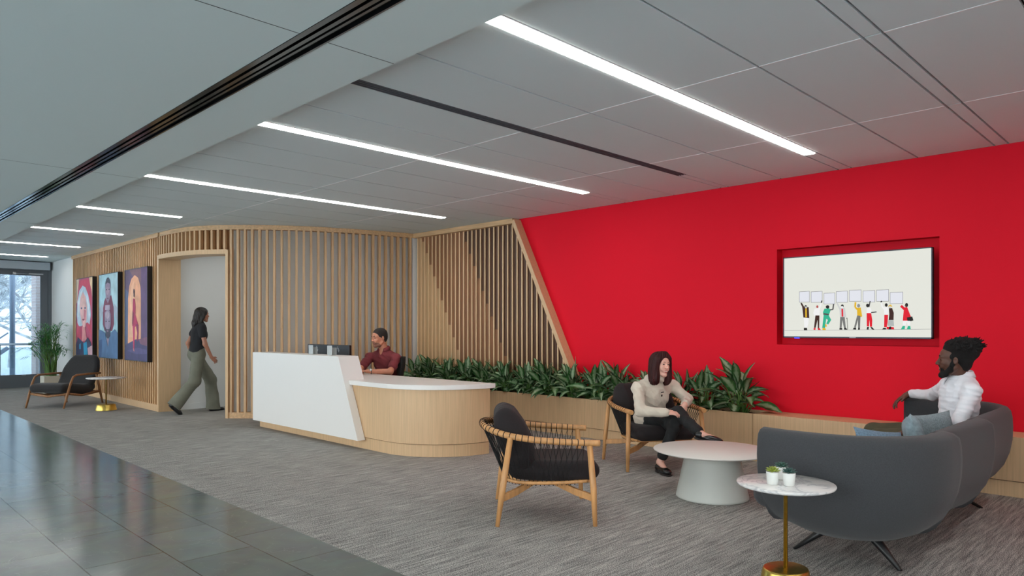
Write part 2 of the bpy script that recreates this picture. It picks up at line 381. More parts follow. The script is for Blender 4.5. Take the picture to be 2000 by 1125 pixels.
# red wall with the screen niche cut out of it
ny0, ny1, nz0, nz1 = 1.79, 3.30, 1.19, 2.19
g = G(); g.box(XW, Y0, 0, XW+.2, ny0, ZC); g.box(XW, ny1, 0, XW+.2, 9.6, ZC); g.box(XW, ny0, 0, XW+.2, ny1, nz0); g.box(XW, ny0, nz1, XW+.2, ny1, ZC)
g.box(XW+.13, ny0, nz0, XW+.2, ny1, nz1); struct(g.build('wall_right', M['red']))
# unseen glazing added behind the camera to let in daylight
fr = empty('added_window', (0, Y0-.05, 0)); fr['kind'] = 'structure'
g = G()
XG = 2.6
struct(G().box(XG, Y0-.15, 0, XW+.2, Y0, ZC+.1).build('wall_back', M['white']))
for i in range(5): x = XL+i*(XG-XL)/4; g.box(x-.03, -.05, 0, x+.03, .05, ZC)
g.box(XL, -.05, 0, XG, .05, .1); g.box(XL, -.05, 2.75, XG, .05, ZC+.1)
g.build('window_frame', M['frame_grey'], fr)
G().box(XL, -.006, .1, XG, .006, 2.75).build('glass_pane', M['glass'], fr)
struct(G().box(-40, -40, -.25, 60, Y0-.2, -.12).build('snow_ground', M['snow']))
# curved timber screen wall
ctrl = [(4.1, 17.55), (4.1, 14.5), (4.1, 12.2), (4.13, 11.6), (4.22, 11.15), (4.4, 10.82), (4.7, 10.45), (5.1, 10.12), (5.55, 9.86), (6.1, 9.66), (6.6, 9.53), (7.14, 9.43)]
CP = [(p.x, p.y) for p in catmull([Vector((a, b, 0)) for a, b in ctrl], 8)]
iJ = min(range(len(CP)), key=lambda i: abs(CP[i][1]-12.2))
iR = min(range(len(CP)), key=lambda i: abs(CP[i][1]-10.62))
left, head, right = CP[:iJ+1], CP[iJ:iR+1], CP[iR:]
wl_ = empty('wall_left'); wl_['kind'] = 'structure'
g = G()
for p, t in walk([(4.1, 17.5), (4.1, 12.24)], .105): g.obox((p.x+.022, p.y, 1.49), (t.x*.0175, t.y*.0175, 0), (.022, 0, 0), (0, 0, 1.39))
g.build('slats', M['oak'], wl_)
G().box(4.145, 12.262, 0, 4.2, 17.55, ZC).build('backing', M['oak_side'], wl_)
G().box(4.08, 12.262, 2.86, 4.14, 17.55, ZC-.002).build('top_rail', M['oak_h'], wl_)
struct(G().box(4.085, 12.26, .001, 4.14, 17.55, .11).build('baseboard_left', M['oak_pale']))
wh = empty('wall_curved'); wh['kind'] = 'structure'
g = G()
for p, t in walk([(a, b) for a, b in head], .105, -.04): n = Vector((t.y, -t.x)); g.obox((p.x-n.x*.03, p.y-n.y*.03, 2.715), (t.x*.017, t.y*.017, 0), (n.x*.03, n.y*.03, 0), (0, 0, .15))
for p, t in walk(right, .1085, -.05): n = Vector((t.y, -t.x)); g.obox((p.x-n.x*.03, p.y-n.y*.03, 1.48), (t.x*.017, t.y*.017, 0), (n.x*.03, n.y*.03, 0), (0, 0, 1.39))
g.build('slats', M['oak'], wh)
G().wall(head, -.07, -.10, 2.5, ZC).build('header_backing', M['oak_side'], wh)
G().wall(head+right[1:], .015, -.1, 2.86, ZC-.003).build('top_rail', M['oak_h'], wh)
G().wall(right, .008, -.1, .001, .09).build('bottom_rail', M['oak_h'], wh)
G().wall(right, -.10, -.2, 0, ZC).build('white_backing', M['white'], wh)
# door opening: deep left jamb, thin right jamb, curved head
dj = empty('door_1'); dj['kind'] = 'structure'
G().box(4.07, 12.2, .001, 4.42, 12.26, 2.55).build('jamb', M['oak_pale'], dj)
pr, tr_ = Vector(CP[iR]), (Vector(CP[iR+1])-Vector(CP[iR-1])).normalized(); nr = Vector((tr_.y, -tr_.x))
G().obox((pr.x-nr.x*.12, pr.y-nr.y*.12, 1.276), (tr_.x*.02, tr_.y*.02, 0), (nr.x*.15, nr.y*.15, 0), (0, 0, 1.275)).build('jamb', M['oak_pale'], dj)
G().wall(head, .03, -.27, 2.49, 2.56).build('head', M['oak_pale'], dj)
# corridor behind
g = G(); g.box(4.42, 12.30, 0, 9.2, 12.45, ZC); g.box(9.05, 9.6, 0, 9.2, 12.3, ZC); g.box(4.15, 12.27, 0, 4.42, 12.45, ZC)
struct(g.build('wall_corridor', M['white']))
struct(G().box(4.42, 12.285, .001, 9.05, 12.30, .1).build('baseboard_corridor', M['white']))
g = G(); g.box(7.3, 9.6, 0, 9.2, 9.75, ZC); struct(g.build('wall_corridor', M['white']))
struct(G().box(4.14, 17.551, 0, 4.25, Y1, ZC).build('wall_left', M['white']))
# ---- ceiling: lowered plasterboard strip with the linear slot diffuser, and the panelled ceiling
SX = 2.355; SA, SB = 1.775, 1.935
g = G(); g.box(XL, Y0, ZS, SA, Y1, ZC+.15); g.box(SB, Y0, ZS, SX, Y1, ZC+.15); g.box(SA, Y0, ZS+.09, SB, Y1, ZC+.15)
struct(g.build('ceiling', M['ceil_plain']))
g = G()
for y in (-1.0, 3.3, 7.6, 11.9, 16.2):
    g.box(XL, y-.0025, ZS-.0006, SA-.002, y+.0025, ZS+.001); g.box(SB+.002, y-.0025, ZS-.0006, SX-.001, y+.0025, ZS+.001)
struct(g.build('trim_1', M['ceil_gap']))
dv = empty('slot_diffuser', (1.855, 8, ZS)); tag(dv, 'long black linear slot diffuser running the length of the lowered ceiling strip', 'vent')
g = G()
for a, b in ((-.078, -.068), (.068, .078)): g.box(a, Y0-8.0+.01, -.003, b, Y1-8.01, .088)
g.build('side_rail', M['blackgloss'], dv)
g = G()
for x in (-.04, .005, .045): g.box(x-.012, Y0-7.98, .012, x+.012, Y1-8.02, .03)
g.build('blades', M['blackgloss'], dv)
G().box(-.068, Y0-7.98, .07, .068, Y1-8.02, .085).build('backing', M['black'], dv)
mods = [2.61+2.58*k for k in range(-2, 7)]      # light lines, continued out of view by added lamps
XJ = [SX-.15, 4.06, 5.71, XW]
def strip_end(m): return 6.40 if m < 9 else 3.75
tiles = G(); lit_joints = G()
ys = []
for m in mods:
    ys += [(m-.06, m+.06, 'L')]
    for k in (1, 2, 3):
        y = m+.645*k
        if k == 2 and abs(m-2.61) < .01: ys += [(y-.045, y+.045, 'D')]
        elif k == 2 and abs(m-.03) < .01: ys += [(y-.05, y+.05, 'B')]
        else: ys += [(y, y, 'J')]
ys.sort(); edges = []
prev = Y0
GAP = .008
for a, b, k in ys:
    for i in range(3): tiles.box(XJ[i]+.006, prev+GAP, ZC, XJ[i+1]-.006, a-GAP, ZC+.02)
    if k == 'B': 
        for i in range(3): tiles.box(XJ[i]+.006, a+GAP, ZC, XJ[i+1]-.006, b-GAP, ZC+.02)
    if k == 'L': tiles.box(strip_end((a+b)/2)+.004, a+GAP, ZC, XW, b-GAP, ZC+.02)
    if k == 'D': tiles.box(6.374, a+GAP, ZC, XW, b-GAP, ZC+.02)
    prev = b
for i in range(3): tiles.box(XJ[i]+.006, prev+GAP, ZC, XJ[i+1]-.006, Y1, ZC+.02)
for x in XJ[1:3]:  # white strips stand in for panel gaps that catch the light
    prev = Y0
    for a, b, k in ys:
        lit_joints.box(x-.006, prev+GAP, ZC-.002, x+.006, a-GAP, ZC+.02); prev = b
struct(tiles.build('ceiling', M['ceil']))
struct(lit_joints.build('lit_joint_lines', M['lit_joint_trim']))
struct(G().box(SX, Y0, ZC+.03, 9.2, Y1, ZC+.15).build('ceiling', M['ceil_gap']))
struct(G().box(XW+.2, 9.6, ZC, 9.2, 12.45, ZC+.02).build('ceiling', M['ceil']))
where = ['added out of view behind the lounge', 'added out of view above the sofa end', 'nearest and largest, over the front lounge chair', 'second from the right, ending above the planting', 'third, ending above the timber corner', 'short, before the curved doorway',
         'short, over the three portraits', 'short, beyond the portraits', 'shortest seen, by the glass door']
for i, m in enumerate(mods):
    xe = strip_end(m); r = empty('ceiling_light', ((SX+xe)/2, m, ZC)); h = (xe-SX)/2
    tag(r, 'recessed white linear ceiling light, '+where[i], 'ceiling light', 'linear ceiling lights')
    G().box(-h, -.048, -.008, h, .048, .012).build('diffuser', M['lamp'], r)
    g = G(); g.box(-h, -.056, -.002, h, -.0485, .02); g.box(-h, .0485, -.002, h, .056, .02); g.box(h, -.056, -.002, h+.006, .056, .02); g.build('trim_frame', M['lit_joint_trim'], r)
r = empty('ceiling_light', (6.3, 11.2, ZC)); tag(r, 'recessed linear light of the corridor behind the curved slat wall', 'ceiling light', 'corridor lights')
G().box(-1.6, -.048, -.004, 1.6, .048, .0).build('diffuser', M['lamp'], r)
r = empty('slot_diffuser', (4.42, 3.90, ZC)); tag(r, 'slim black slotted air diffuser between the two nearest ceiling lights', 'vent')
g = G()
for y in (-.042, -.014, .014, .042): g.box(-1.95, y-.003, -.002, 1.95, y+.003, .015)
g.build('blades', M['frame_grey'], r)
G().box(-1.95, -.045, .012, 1.95, .045, .02).build('backing', M['black'], r)
# timber slat panel on the red wall, running diagonally down
ws = empty('wall_slat_panel', (0, 0, 0)); ws['kind'] = 'structure'
YA = 9.43
def zdiag(Y): return ZC-.05-1.987*(7.13-Y) if Y < 7.13 else ZC-.06
sl, lt, md, dk = G(), G(), G(), G()
y = YA-.03; P_ = .0965
while y > 5.92:
    zt = min(zdiag(y-.01), ZC-.06)
    if zt > .5: sl.box(7.183, y-.0085, .46, 7.1995, y+.0085, zt)
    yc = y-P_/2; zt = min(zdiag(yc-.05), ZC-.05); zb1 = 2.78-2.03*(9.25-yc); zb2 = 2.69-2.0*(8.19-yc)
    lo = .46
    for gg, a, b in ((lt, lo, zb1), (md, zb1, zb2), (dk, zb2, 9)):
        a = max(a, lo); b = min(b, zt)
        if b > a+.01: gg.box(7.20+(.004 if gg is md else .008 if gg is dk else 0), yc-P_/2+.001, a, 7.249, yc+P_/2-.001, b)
    y -= P_
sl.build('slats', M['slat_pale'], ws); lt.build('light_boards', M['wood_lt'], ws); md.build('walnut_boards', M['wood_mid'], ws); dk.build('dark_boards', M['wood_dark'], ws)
G().box(7.11, 7.1, ZC-.075, 7.249, 9.43, ZC-.004).build('top_rail', M['oak_h'], ws)
g = G(); a = Vector((7.18, 7.10, ZC-.035)); b = Vector((7.18, 7.10-(ZC-.5)/1.987, .465)); dd = (b-a); nn = Vector((0, dd.z, -dd.y)).normalized()
g.obox((a+b)/2, (.069, 0, 0), dd/2, nn*.03); g.build('diagonal_rail', M['oak_pale'], ws)
struct(G().box(7.12, 9.435, 0, 7.24, 9.6, ZC).build('wall_corner', M['white']))
# ---- glazed end wall with the exit door
wd = empty('door_2', (3.5, Y1, 0)); wd['kind'] = 'structure'
g = G(); g.box(-.62, -.03, .001, -.5, .03, 2.699); g.box(.42, -.03, .001, .569, .03, 2.699); g.box(-.5, -.03, .001, .42, .03, .3); g.box(-.5, -.03, 2.60, .42, .03, 2.699); g.build('door_leaf', M['frame_grey'], wd, bevel=.004)
G().box(-.5, -.006, .3, .42, .006, 2.60).build('glass_pane', M['tinted'], wd)
g = G(); g.box(.18, -.1, 2.62, .46, -.05, 2.65); g.tube([(-.1, -.085, 2.635), (.2, -.085, 2.625)], .012); g.box(-.13, -.09, 2.61, -.07, -.03, 2.66); g.build('door_closer', M['steel'], wd)
g = G(); g.box(.05, -.045, .28, .13, -.03, .295); g.build('latch', M['steel'], wd)
fr = empty('window_1', (0, Y1, 0)); fr['kind'] = 'structure'
g = G(); g.box(4.07, -.05, 0, 4.14, .06, ZC); g.box(4.16, -.07, 0, 4.2, .06, ZC); g.box(2.78, -.05, 0, 2.879, .06, ZC); g.box(2.86, -.05, 2.70, 4.07, .06, ZC)
for x in (1.7, .6, -.5, -1.6, -2.6): g.box(x-.035, -.05, 0, x+.035, .06, ZC)
g.box(XL, -.05, 0, 2.8, .06, .12); g.box(XL, -.05, 2.78, 2.8, .06, ZC)
g.build('window_frame', M['frame_grey'], fr)
G().box(XL, -.006, .12, 2.8, .006, 2.78).build('glass_pane', M['tinted'], fr)
rs = empty('roller_shade', (3.4, Y1-.13, 2.82)); tag(rs, 'light grey roller shade box above the glass exit door', 'shade')
G().box(-.75, -.07, -.09, .68, .07, .09).build('fascia', mat('shade_box', (176, 184, 192), .5), rs, bevel=.004)
# glazed side wall (left of the walkway, outside the frame)
fr = empty('window_2', (XL, 0, 0)); fr['kind'] = 'structure'
g = G()
y = Y0
while y < Y1+.1: g.box(-.06, y-.035, 0, .05, y+.035, ZS); y += 1.64
g.box(-.06, Y0, 0, .05, Y1, .1); g.box(-.06, Y0, 2.7, .05, Y1, ZS); g.build('window_frame', M['frame_grey'], fr)
G().box(-.006, Y0, .1, .006, Y1, 2.7).build('glass_pane', M['glass'], fr)
# ---- outside: snow, trees, brick pier, column, railing
struct(G().box(-40, Y1+.1, -.25, 60, 70, -.12).build('snow_ground', M['snow']))
struct(G().box(-40, Y0-.2, -.25, XL-.1, Y1+.1, -.12).build('snow_ground', M['snow']))
bm_, n, l, b = newmat('pale_brick'); b.inputs['Roughness'].default_value = .9
br = n.new('ShaderNodeTexBrick'); br.inputs['Scale'].default_value = 1; br.inputs['Brick Width'].default_value = .22; br.inputs['Row Height'].default_value = .075; br.inputs['Mortar Size'].default_value = .006
br.inputs['Color1'].default_value = lin((214, 190, 184)); br.inputs['Color2'].default_value = lin((204, 178, 170)); br.inputs['Mortar'].default_value = lin((222, 220, 218))
t = n.new('ShaderNodeTexCoord'); mp = n.new('ShaderNodeMapping'); mp.inputs['Rotation'].default_value = (math.pi/2, 0, 0); l.new(t.outputs['Object'], mp.inputs[0]); l.new(mp.outputs[0], br.inputs['Vector']); l.new(br.outputs[0], b.inputs['Base Color'])
o = G().box(4.28, 21.9, -.15, 5.6, 22.4, 4.5).build('brick_pier', bm_); tag(o, 'pale red brick pier outside the glass exit door', 'pillar')
o = G().lathe([(.06, 0), (.06, 5)], (3.72, 21.6, -.15), 20).build('steel_column', M['column']); tag(o, 'round blue grey steel column standing outside behind the glass door', 'column')
rl = empty('guard_railing', (0, 21, -.12)); tag(rl, 'steel handrail with glass panels outside the exit door', 'railing')
G().tube([(-2, 0, 1.1), (4.28, 0, 1.1)], .03, 10).build('handrail', M['steel'], rl)
G().box(-2, -.006, .1, 4.28, .006, 1.02).build('glass_panel', M['glass'], rl)
for x in (3.35, 4.2): G().box(x-.025, -.03, 0, x+.025, .03, 1.08).build('post', M['steel'], rl)
st = G(); st.obox((3.0, 23.2, .15), (.9, 0, .7), (0, .05, 0), (.03, 0, -.04)); st.obox((3.0, 23.2, .55), (.9, 0, .7), (0, .03, 0), (.01, 0, -.014))
tag(st.build('stair_railing', M['column']), 'sloping blue grey stair rail outside beyond the handrail', 'railing')
def tree(x, y, h, seed):
    rr = random.Random(seed); g = G()
    def br_(p, d, L, r, lv):
        q = p+d*L; mid = p+d*L*.5+Vector((rr.uniform(-.05, .05), rr.uniform(-.05, .05), 0))*L
        g.tube([p, mid, q], [r, r*.85, r*.65], 5, 0, False)
        if lv == 0: return
        for k in range(4 if lv > 1 else 8):
            nd = (d*.7+Vector((rr.uniform(-1, 1), rr.uniform(-1, 1), rr.uniform(-.35, .6)))).normalized()
            br_(p+d*L*rr.uniform(.35, 1), nd, L*rr.uniform(.5, .75), r*.55, lv-1)
    br_(Vector((0, 0, 0)), Vector((0, 0, 1)), h*.40, .075, 4)
    o = g.build('snowy_tree', M['bark']); o.location = (x, y, -.15)
    return tag(o, 'bare snow covered tree beyond the glass exit door', 'tree', 'snow covered trees outside')
for i, (x, y, h) in enumerate([(3.0, 26, 7), (4.3, 28, 7.5), (2.3, 30, 8), (5.6, 33, 8), (3.9, 37, 9), (5.0, 25.2, 5.5), (6.0, 40, 9), (4.7, 31, 6)]): tree(x, y, h, i+3)
# ================================================================== RECEPTION DESK
dk_ = empty('reception_desk', (4.85, 7.6, 0)); tag(dk_, 'curved oak reception desk with white stone-like top and slanted white front', 'desk')
def dpath(r_off, y_start=9.42):          # front line of the desk, r_off outside the body
    X0 = 4.46-r_off; p = [(X0, y_start), (X0, 8.5), (X0, 7.2), (X0, 6.42)]
    R_ = .80+r_off
    for i in range(1, 17):
        a = math.pi+math.pi/2*i/16; p.append((5.26+R_*math.cos(a), 6.40+R_*math.sin(a)))
    return p
def loc(o, p):                            # keep world coordinates under a moved parent
    o.matrix_parent_inverse = p.matrix_world.inverted() if False else Matrix.Translation(-p.location); return o
DL = Matrix.Translation(-Vector(dk_.location))
def dpart(g, name, m, **k):
    o = g.build(name, m, dk_, **k); o.matrix_parent_inverse = DL; return o
g = G(); g.wall(dpath(0), 0, -.04, .135, .712); dpart(g, 'oak_front', M['oak_pale'])
g = G(); g.wall(dpath(-.012), 0, -.04, .001, .128); dpart(g, 'plinth', M['oak_pale'])
dpart(G().box(4.52, 9.3, .001, 5.2, 9.36, .71), 'side_panel', M['oak_pale']); dpart(G().box(5.10, 6.0, .001, 5.14, 7.1, .71), 'side_panel', M['oak_pale'])
top = [(x, y) for x, y in dpath(.035)]; poly = [(5.31, 9.42)]+top+[(5.31, top[-1][1])]
g = G(); g.prism(poly, .712, .762); dpart(g, 'worktop', M['solid'], bevel=.003)
# slanted white upstand: front face X=4.36, side face slanting
g = G(); xa, xb, xc = 4.36, 4.455, 4.63
P8 = [(xa, 9.40, .105), (xa, 9.40, 1.035), (xa, 7.20, 1.035), (xa, 6.79, .105)]
V = P8+[(xb, 9.40, .105), (xb, 9.40, 1.035), (xb, 7.20, 1.035), (xb, 6.79, .105)]
g.add(V, [(0, 1, 2, 3), (7, 6, 5, 4), (0, 4, 5, 1), (1, 5, 6, 2), (2, 6, 7, 3), (3, 7, 4, 0)])
yb = 7.20-(1.035-.763)*(.41/.93)
V = [(xb-.001, 9.40, .763), (xb-.001, 9.40, 1.035), (xb-.001, 7.20, 1.035), (xb-.001, yb, .763)]+[(xc, 9.40, .763), (xc, 9.40, 1.035), (xc, 7.20, 1.035), (xc, yb, .763)]
g.add(V, [(0, 1, 2, 3), (7, 6, 5, 4), (0, 4, 5, 1), (1, 5, 6, 2), (2, 6, 7, 3), (3, 7, 4, 0)])
dpart(g, 'slanted_front', M['solid'], recalc=True)
# things on the desk
def monitor(y, lab, logo):
    r = empty('monitor', (4.95, y, .763)); tag(r, lab, 'monitor', 'monitors on the desk')
    G().box(-.02, -.262, .10, .015, .262, .382).build('screen_case', mat('monitor_black', (28, 28, 31), .35), r, bevel=.006)
    G().box(.016, -.255, .11, .017, .255, .375).build('screen', M['blackgloss'], r)
    g = G(); g.box(.02, -.03, .01, .045, .03, .3); g.build('stand', M['black'], r)
    G().lathe([(.0, 0), (.11, 0), (.11, .012), (.0, .012)], (.03, 0, 0), 28).build('base', M['black'], r)
    g = G()
    for k, (dy, z) in enumerate(((.012, .345), (-.004, .325), (-.018, .305))): g.obox((-.0215, dy+.0, z), (.001, 0, 0), (0, .0035, .001), (0, -.004, .016))
    g.build('emblem', mat('silver_mark', (200, 200, 202), .3, .6), r)
    return r
monitor(8.675, 'black monitor back, the left one on the reception desk', 0)
monitor(8.14, 'black monitor back beside the seated receptionist, right one of two', 1)
for y, lab in ((8.13, 'clear acrylic holder on the desk ledge, left one before the monitors'), (7.68, 'clear acrylic holder on the desk ledge, right one before the monitors')):
    g = G(); g.box(-.002, -.11, 0, .002, .0, .115); g.box(-.002, -.004, 0, .06, .0, .10); g.box(.058, -.11, 0, .062, .0, .09)
    o = g.build('acrylic_holder', M['frosted']); o.location = (4.50, y, 1.036); tag(o, lab, 'holder', 'acrylic holders')
# keyboard behind the upstand
g = G(); g.box(-.07, -.22, 0, .07, .22, .015)
for i in range(5):
    for j in range(14): g.box(-.062+i*.025, -.212+j*.0303, .015, -.041+i*.025, -.186+j*.0303, .021)
o = g.build('keyboard', M['black']); o.location = (5.16, 8.25, .764); tag(o, 'black keyboard on the desk in front of the receptionist', 'keyboard')
# office chair
oc = empty('office_chair', (5.50, 7.95, 0), math.radians(62)); tag(oc, 'black mesh office chair behind the reception desk', 'chair')
g = G(); rows = []
for i in range(13):
    z = .52+.46*i/12; row = []
    for j in range(13):
        u = -1+2*j/12; wv = .24*(1-.25*(i/12)**3); row.append((u*wv, -.20-.05*math.sin(i/12*2.2)+.07*u*u-.06*(i/12)-.0, z))
    rows.append(row)
g.grid(rows); o = g.build('backrest', M['rope'], oc); s = o.modifiers.new('t', 'SOLIDIFY'); s.thickness = .03
G().box(-.25, -.22, .43, .25, .25, .49).build('seat', M['charfab'], oc, bevel=.03)
G().tube([(0, 0, .1), (0, 0, .44)], .03).build('gas_column', M['black'], oc)
g = G()
for k in range(5):
    a = 2*math.pi*k/5; g.tube([(0, 0, .11), (.3*math.cos(a), .3*math.sin(a), .06)], [.025, .016]); g.lathe([(.0, 0), (.022, 0), (.03, .02), (.022, .045), (0, .05)], (.3*math.cos(a), .3*math.sin(a), 0), 12)
g.build('star_base', M['black'], oc)
# ================================================================== PLANTER AND BENCH
PF, PB, PY0, PY1, PH = 6.86, 7.235, 3.38, 9.35, .485
r = empty('planter', (7.05, 6.4, 0)); tag(r, 'long light oak planter along the foot of the red wall', 'planter')
def lp(g, name, m, par, **k):
    o = g.build(name, m, par, **k); o.matrix_parent_inverse = Matrix.Translation(-Vector(par.location)); return o
g = G(); g.box(PF, PY0, .13, PF+.035, PY1, PH); g.box(PB-.02, PY0, .13, PB, PY1, PH); g.box(PF+.035, PY1-.03, .13, PB-.02, PY1, PH); lp(g, 'oak_box', M['oak_pale'], r)
g = G(); g.box(PF+.012, PY0, .001, PB, PY1, .124); lp(g, 'plinth', M['oak_pale'], r)
g = G(); rows = []
rr = random.Random(4)
for i in range(140):
    y = PY0+.01+(PY1-PY0-.05)*i/139; rows.append([(PF+.036+(PB-PF-.058)*j/12, y, .445+rr.uniform(-.012, .012)) for j in range(13)])
g.grid(rows, smooth=False); lp(g, 'mulch', M['soil'], r)
r = empty('bench', (7.05, 1, 0)); tag(r, 'low light oak bench along the red wall, behind the grey sofa', 'bench')
g = G()
for a, b in ((Y0+.02, PY0-.004),): g.box(PF, a, .13, PB, b, PH)
lp(g, 'oak_box', M['oak_pale'], r, bevel=.002)
g = G(); g.box(PF+.012, Y0+.02, .001, PB, PY0-.004, .124); lp(g, 'plinth', M['oak_pale'], r)
# aglaonema plants
def leaf(g, base, d, L, W, droop, roll=0):
    d = d.normalized(); up = Vector((0, 0, 1)); side = d.cross(up)
    if side.length < .05: side = Vector((1, 0, 0))
    side.normalize(); side = Matrix.Rotation(roll, 3, d)@side; p = Vector(base); rows = []; uv = []; n = 8; cur = d.copy()
    for i in range(n+1):
        t = i/n; wv = W*(math.sin(math.pi*min(1, (t*.93+.02))**.8))*(1-.15*t); nrm = side.cross(cur).normalized()
        row = [p-side*wv+nrm*wv*.22, p-side*wv*.5+nrm*wv*.10, p-nrm*wv*.06, p+side*wv*.5+nrm*wv*.10, p+side*wv+nrm*wv*.22]
        rows.append(row); uv += [(0, t+.01), (.25, t+.01), (.5, t+.01), (.75, t+.01), (1, t+.01)]
        cur = (cur+Vector((0, 0, -droop/n))).normalized(); p = p+cur*(L/n)
        if abs(p.x) < .26 and p.z < .06: p.z = .06
        if p.x > .11: p.x = .11; cur.x = min(cur.x, 0)
    g.grid(rows, uv=uv)
def aglaonema(seed, n, h):
    rr = random.Random(seed); r = empty('aglaonema'); lf = G(); stm = G()
    for k in range(n):
        az = k*2.399+rr.uniform(-.4, .4); f = (k+.5)/n; el = math.radians(82-82*f**.8+rr.uniform(-12, 12))
        d = Vector((math.cos(az)*math.cos(el), math.sin(az)*math.cos(el), math.sin(el)))
        d.x *= .42 if d.x > 0 else .95; sl_ = h*(.42+.25*(1-f))*rr.uniform(.8, 1.15)
        b0 = Vector((rr.uniform(-.04, .04), rr.uniform(-.07, .07), .0)); b1 = b0+d*sl_*.5+Vector((0, 0, sl_*.45))
        stm.tube([b0, (b0+b1)/2+Vector((0, 0, .02)), b1], [.006, .005, .004], 5)
        L = rr.uniform(.20, .31)*(h/.45); leaf(lf, b1, d+Vector((0, 0, .1)), L, L*rr.uniform(.17, .215), rr.uniform(.5, 1.6), rr.uniform(-.9, .9))
    lf.build('foliage', M['leaf'], r); stm.build('stems', M['stem'], r); return r
protos = [aglaonema(s, n, h) for s, n, h in ((1, 34, .42), (2, 38, .45), (3, 32, .40), (4, 36, .44), (5, 35, .43), (6, 37, .41))]
spots = []
y = 9.12; i = 0
while y > 4.45: spots.append((7.04+(.03 if i % 2 else -.06), y)); y -= .205; i += 1
spots += [(7.02, 4.30), (7.06, 4.02), (7.05, 3.62)]
rr = random.Random(11)
for i, (x, y) in enumerate(spots):
    src = protos[i % 6]; o = src if i < 6 else copy_tree(src)
    o.location = (x, y, .44); o.rotation_euler = (0, 0, rr.uniform(-.25, .25)); s = rr.uniform(.88, 1.02)
    lab = 'silver and green broad leaved plant packed in the row of the oak planter'
    if i == len(spots)-1: lab = 'rightmost leafy plant of the oak planter, standing apart at its end'; s = 1.12
    elif i == len(spots)-2: lab = 'silver leaved plant second from the right end, right of the seated woman'; s = 1.0
    elif i == len(spots)-3: lab = 'tall leafy plant directly behind the seated woman'
    o.scale = (s, s, s); tag(o, lab, 'plant', 'leafy plants in the oak planter')
# ================================================================== LOUNGE CHAIRS WITH CORD BACKS
def rope_chair(label):
    r = empty('lounge_chair'); tag(r, label, 'chair', 'cord backed lounge chairs')
    half = [(.375, .37, .565), (.392, .15, .575), (.392, -.08, .592), (.35, -.27, .618), (.22, -.40, .648), (0, -.445, .662)]
    hoop = half+[(-x, y, z) for x, y, z in half[-2::-1]]; H = catmull(hoop, 7)
    G().tube(H, .0222, 14).build('armrest_hoop', M['ash'], r)
    hb = [(.275, .30, .285), (.285, .1, .275), (.27, -.12, .272), (.19, -.25, .275), (0, -.29, .278)]
    low = hb+[(-x, y, z) for x, y, z in hb[-2::-1]]; Lw = catmull(low, 7)
    g = G(); g.tube(Lw, .013, 10); g.tube([(.275, .30, .285), (0, .325, .285), (-.275, .30, .285)], .014, 10); g.build('seat_frame', M['ash'], r)
    g = G(); W = walk(H, .0425, .10)
    W = [w_ for w_ in W if w_[0].y < .30]; n = len(W); Lb = walk(Lw, .001)
    def lowpt(f): return Lb[max(0, min(len(Lb)-1, int(f*(len(Lb)-1))))][0]
    for i, (p, t) in enumerate(W):
        u = Vector((0, 0, 1)); u = (u-t*u.dot(t)).normalized(); s_ = t.cross(u)
        g.tube([p+(u*math.cos(a*.7854)+s_*math.sin(a*.7854))*.0240 for a in range(9)], .0028, 5)
        f = (i+.5)/n; d0 = p-Vector((0, 0, .02))
        for df in (-1.6, 1.6):
            q = lowpt(.05+.9*(f+df/n)); g.tube([d0, q], .0022, 4, cap=False)
        q = lowpt(.05+.9*f); g.tube([q+Vector((0, 0, .012)), q-Vector((0, 0, .02))], .003, 4)
    g.build('cord_webbing', M['rope'], r)
    for sx in (1, -1):
        G().tube([(sx*.392, -.335, 0), (sx*.385, -.30, .25), (sx*.368, -.245, .605)], [.015, .0225, .020], 12).build('leg', M['ash'], r)
        G().tube([(sx*.40, .335, 0), (sx*.392, .325, .25), (sx*.376, .30, .558)], [.015, .0225, .020], 12).build('leg', M['ash'], r)
    g = G()
    for sx in (1, -1):
        for yy in (-.305, .325):
            pts = [Vector((sx*.385, yy, .19)), Vector((sx*.25, yy*.66, .205)), Vector((sx*.1, yy*.25, .245)), Vector((0, 0, .262))]
            for a, b in zip(pts[:-1], pts[1:]):
                dd = (b-a)/2; sd = dd.cross(Vector((0, 0, 1))).normalized(); g.obox((a+b)/2, dd*1.06, sd*.012, (0, 0, .024))
    g.build('cross_stretcher', M['ash'], r, bevel=.003)
    v = Vol(.008)
    for q in range(15): yy = -.20+.53*q/14; ww = .235-.05*max(0, (-yy-.02)/.18); v.cone((-ww, yy, .352), (ww, yy, .352), .058, .058, .05)
    v.build('seat_cushion', M['darkfab'], r)
    v = Vol(.008); v.noise = wrinkle(.006, .6, 3)
    for q in range(11): f_ = q/10; z = .43+.30*f_; v.cone((-.225+.02*f_, -.15-.14*f_, z), (.225-.02*f_, -.15-.14*f_, z), .045+.05*math.sin(math.pi*(f_*.8+.15)), None, .06)
    v.build('back_cushion', M['darkfab'], r)
    return r
def face_rot(fx, fy): return math.atan2(-fx, fy)      # local +Y looks along (fx, fy)
ch = rope_chair('honey wood lounge chair with black cord back standing empty on the carpet')
ch.location = (3.865, 3.545, 0); ch.rotation_euler = (0, 0, face_rot(.72, -.69))
c2 = copy_tree(ch); c2['label'] = 'honey wood lounge chair with black cord back that the woman sits in'
c2.location = (6.02, 4.03, 0); c2.rotation_euler = (0, 0, face_rot(-.53, -.85))
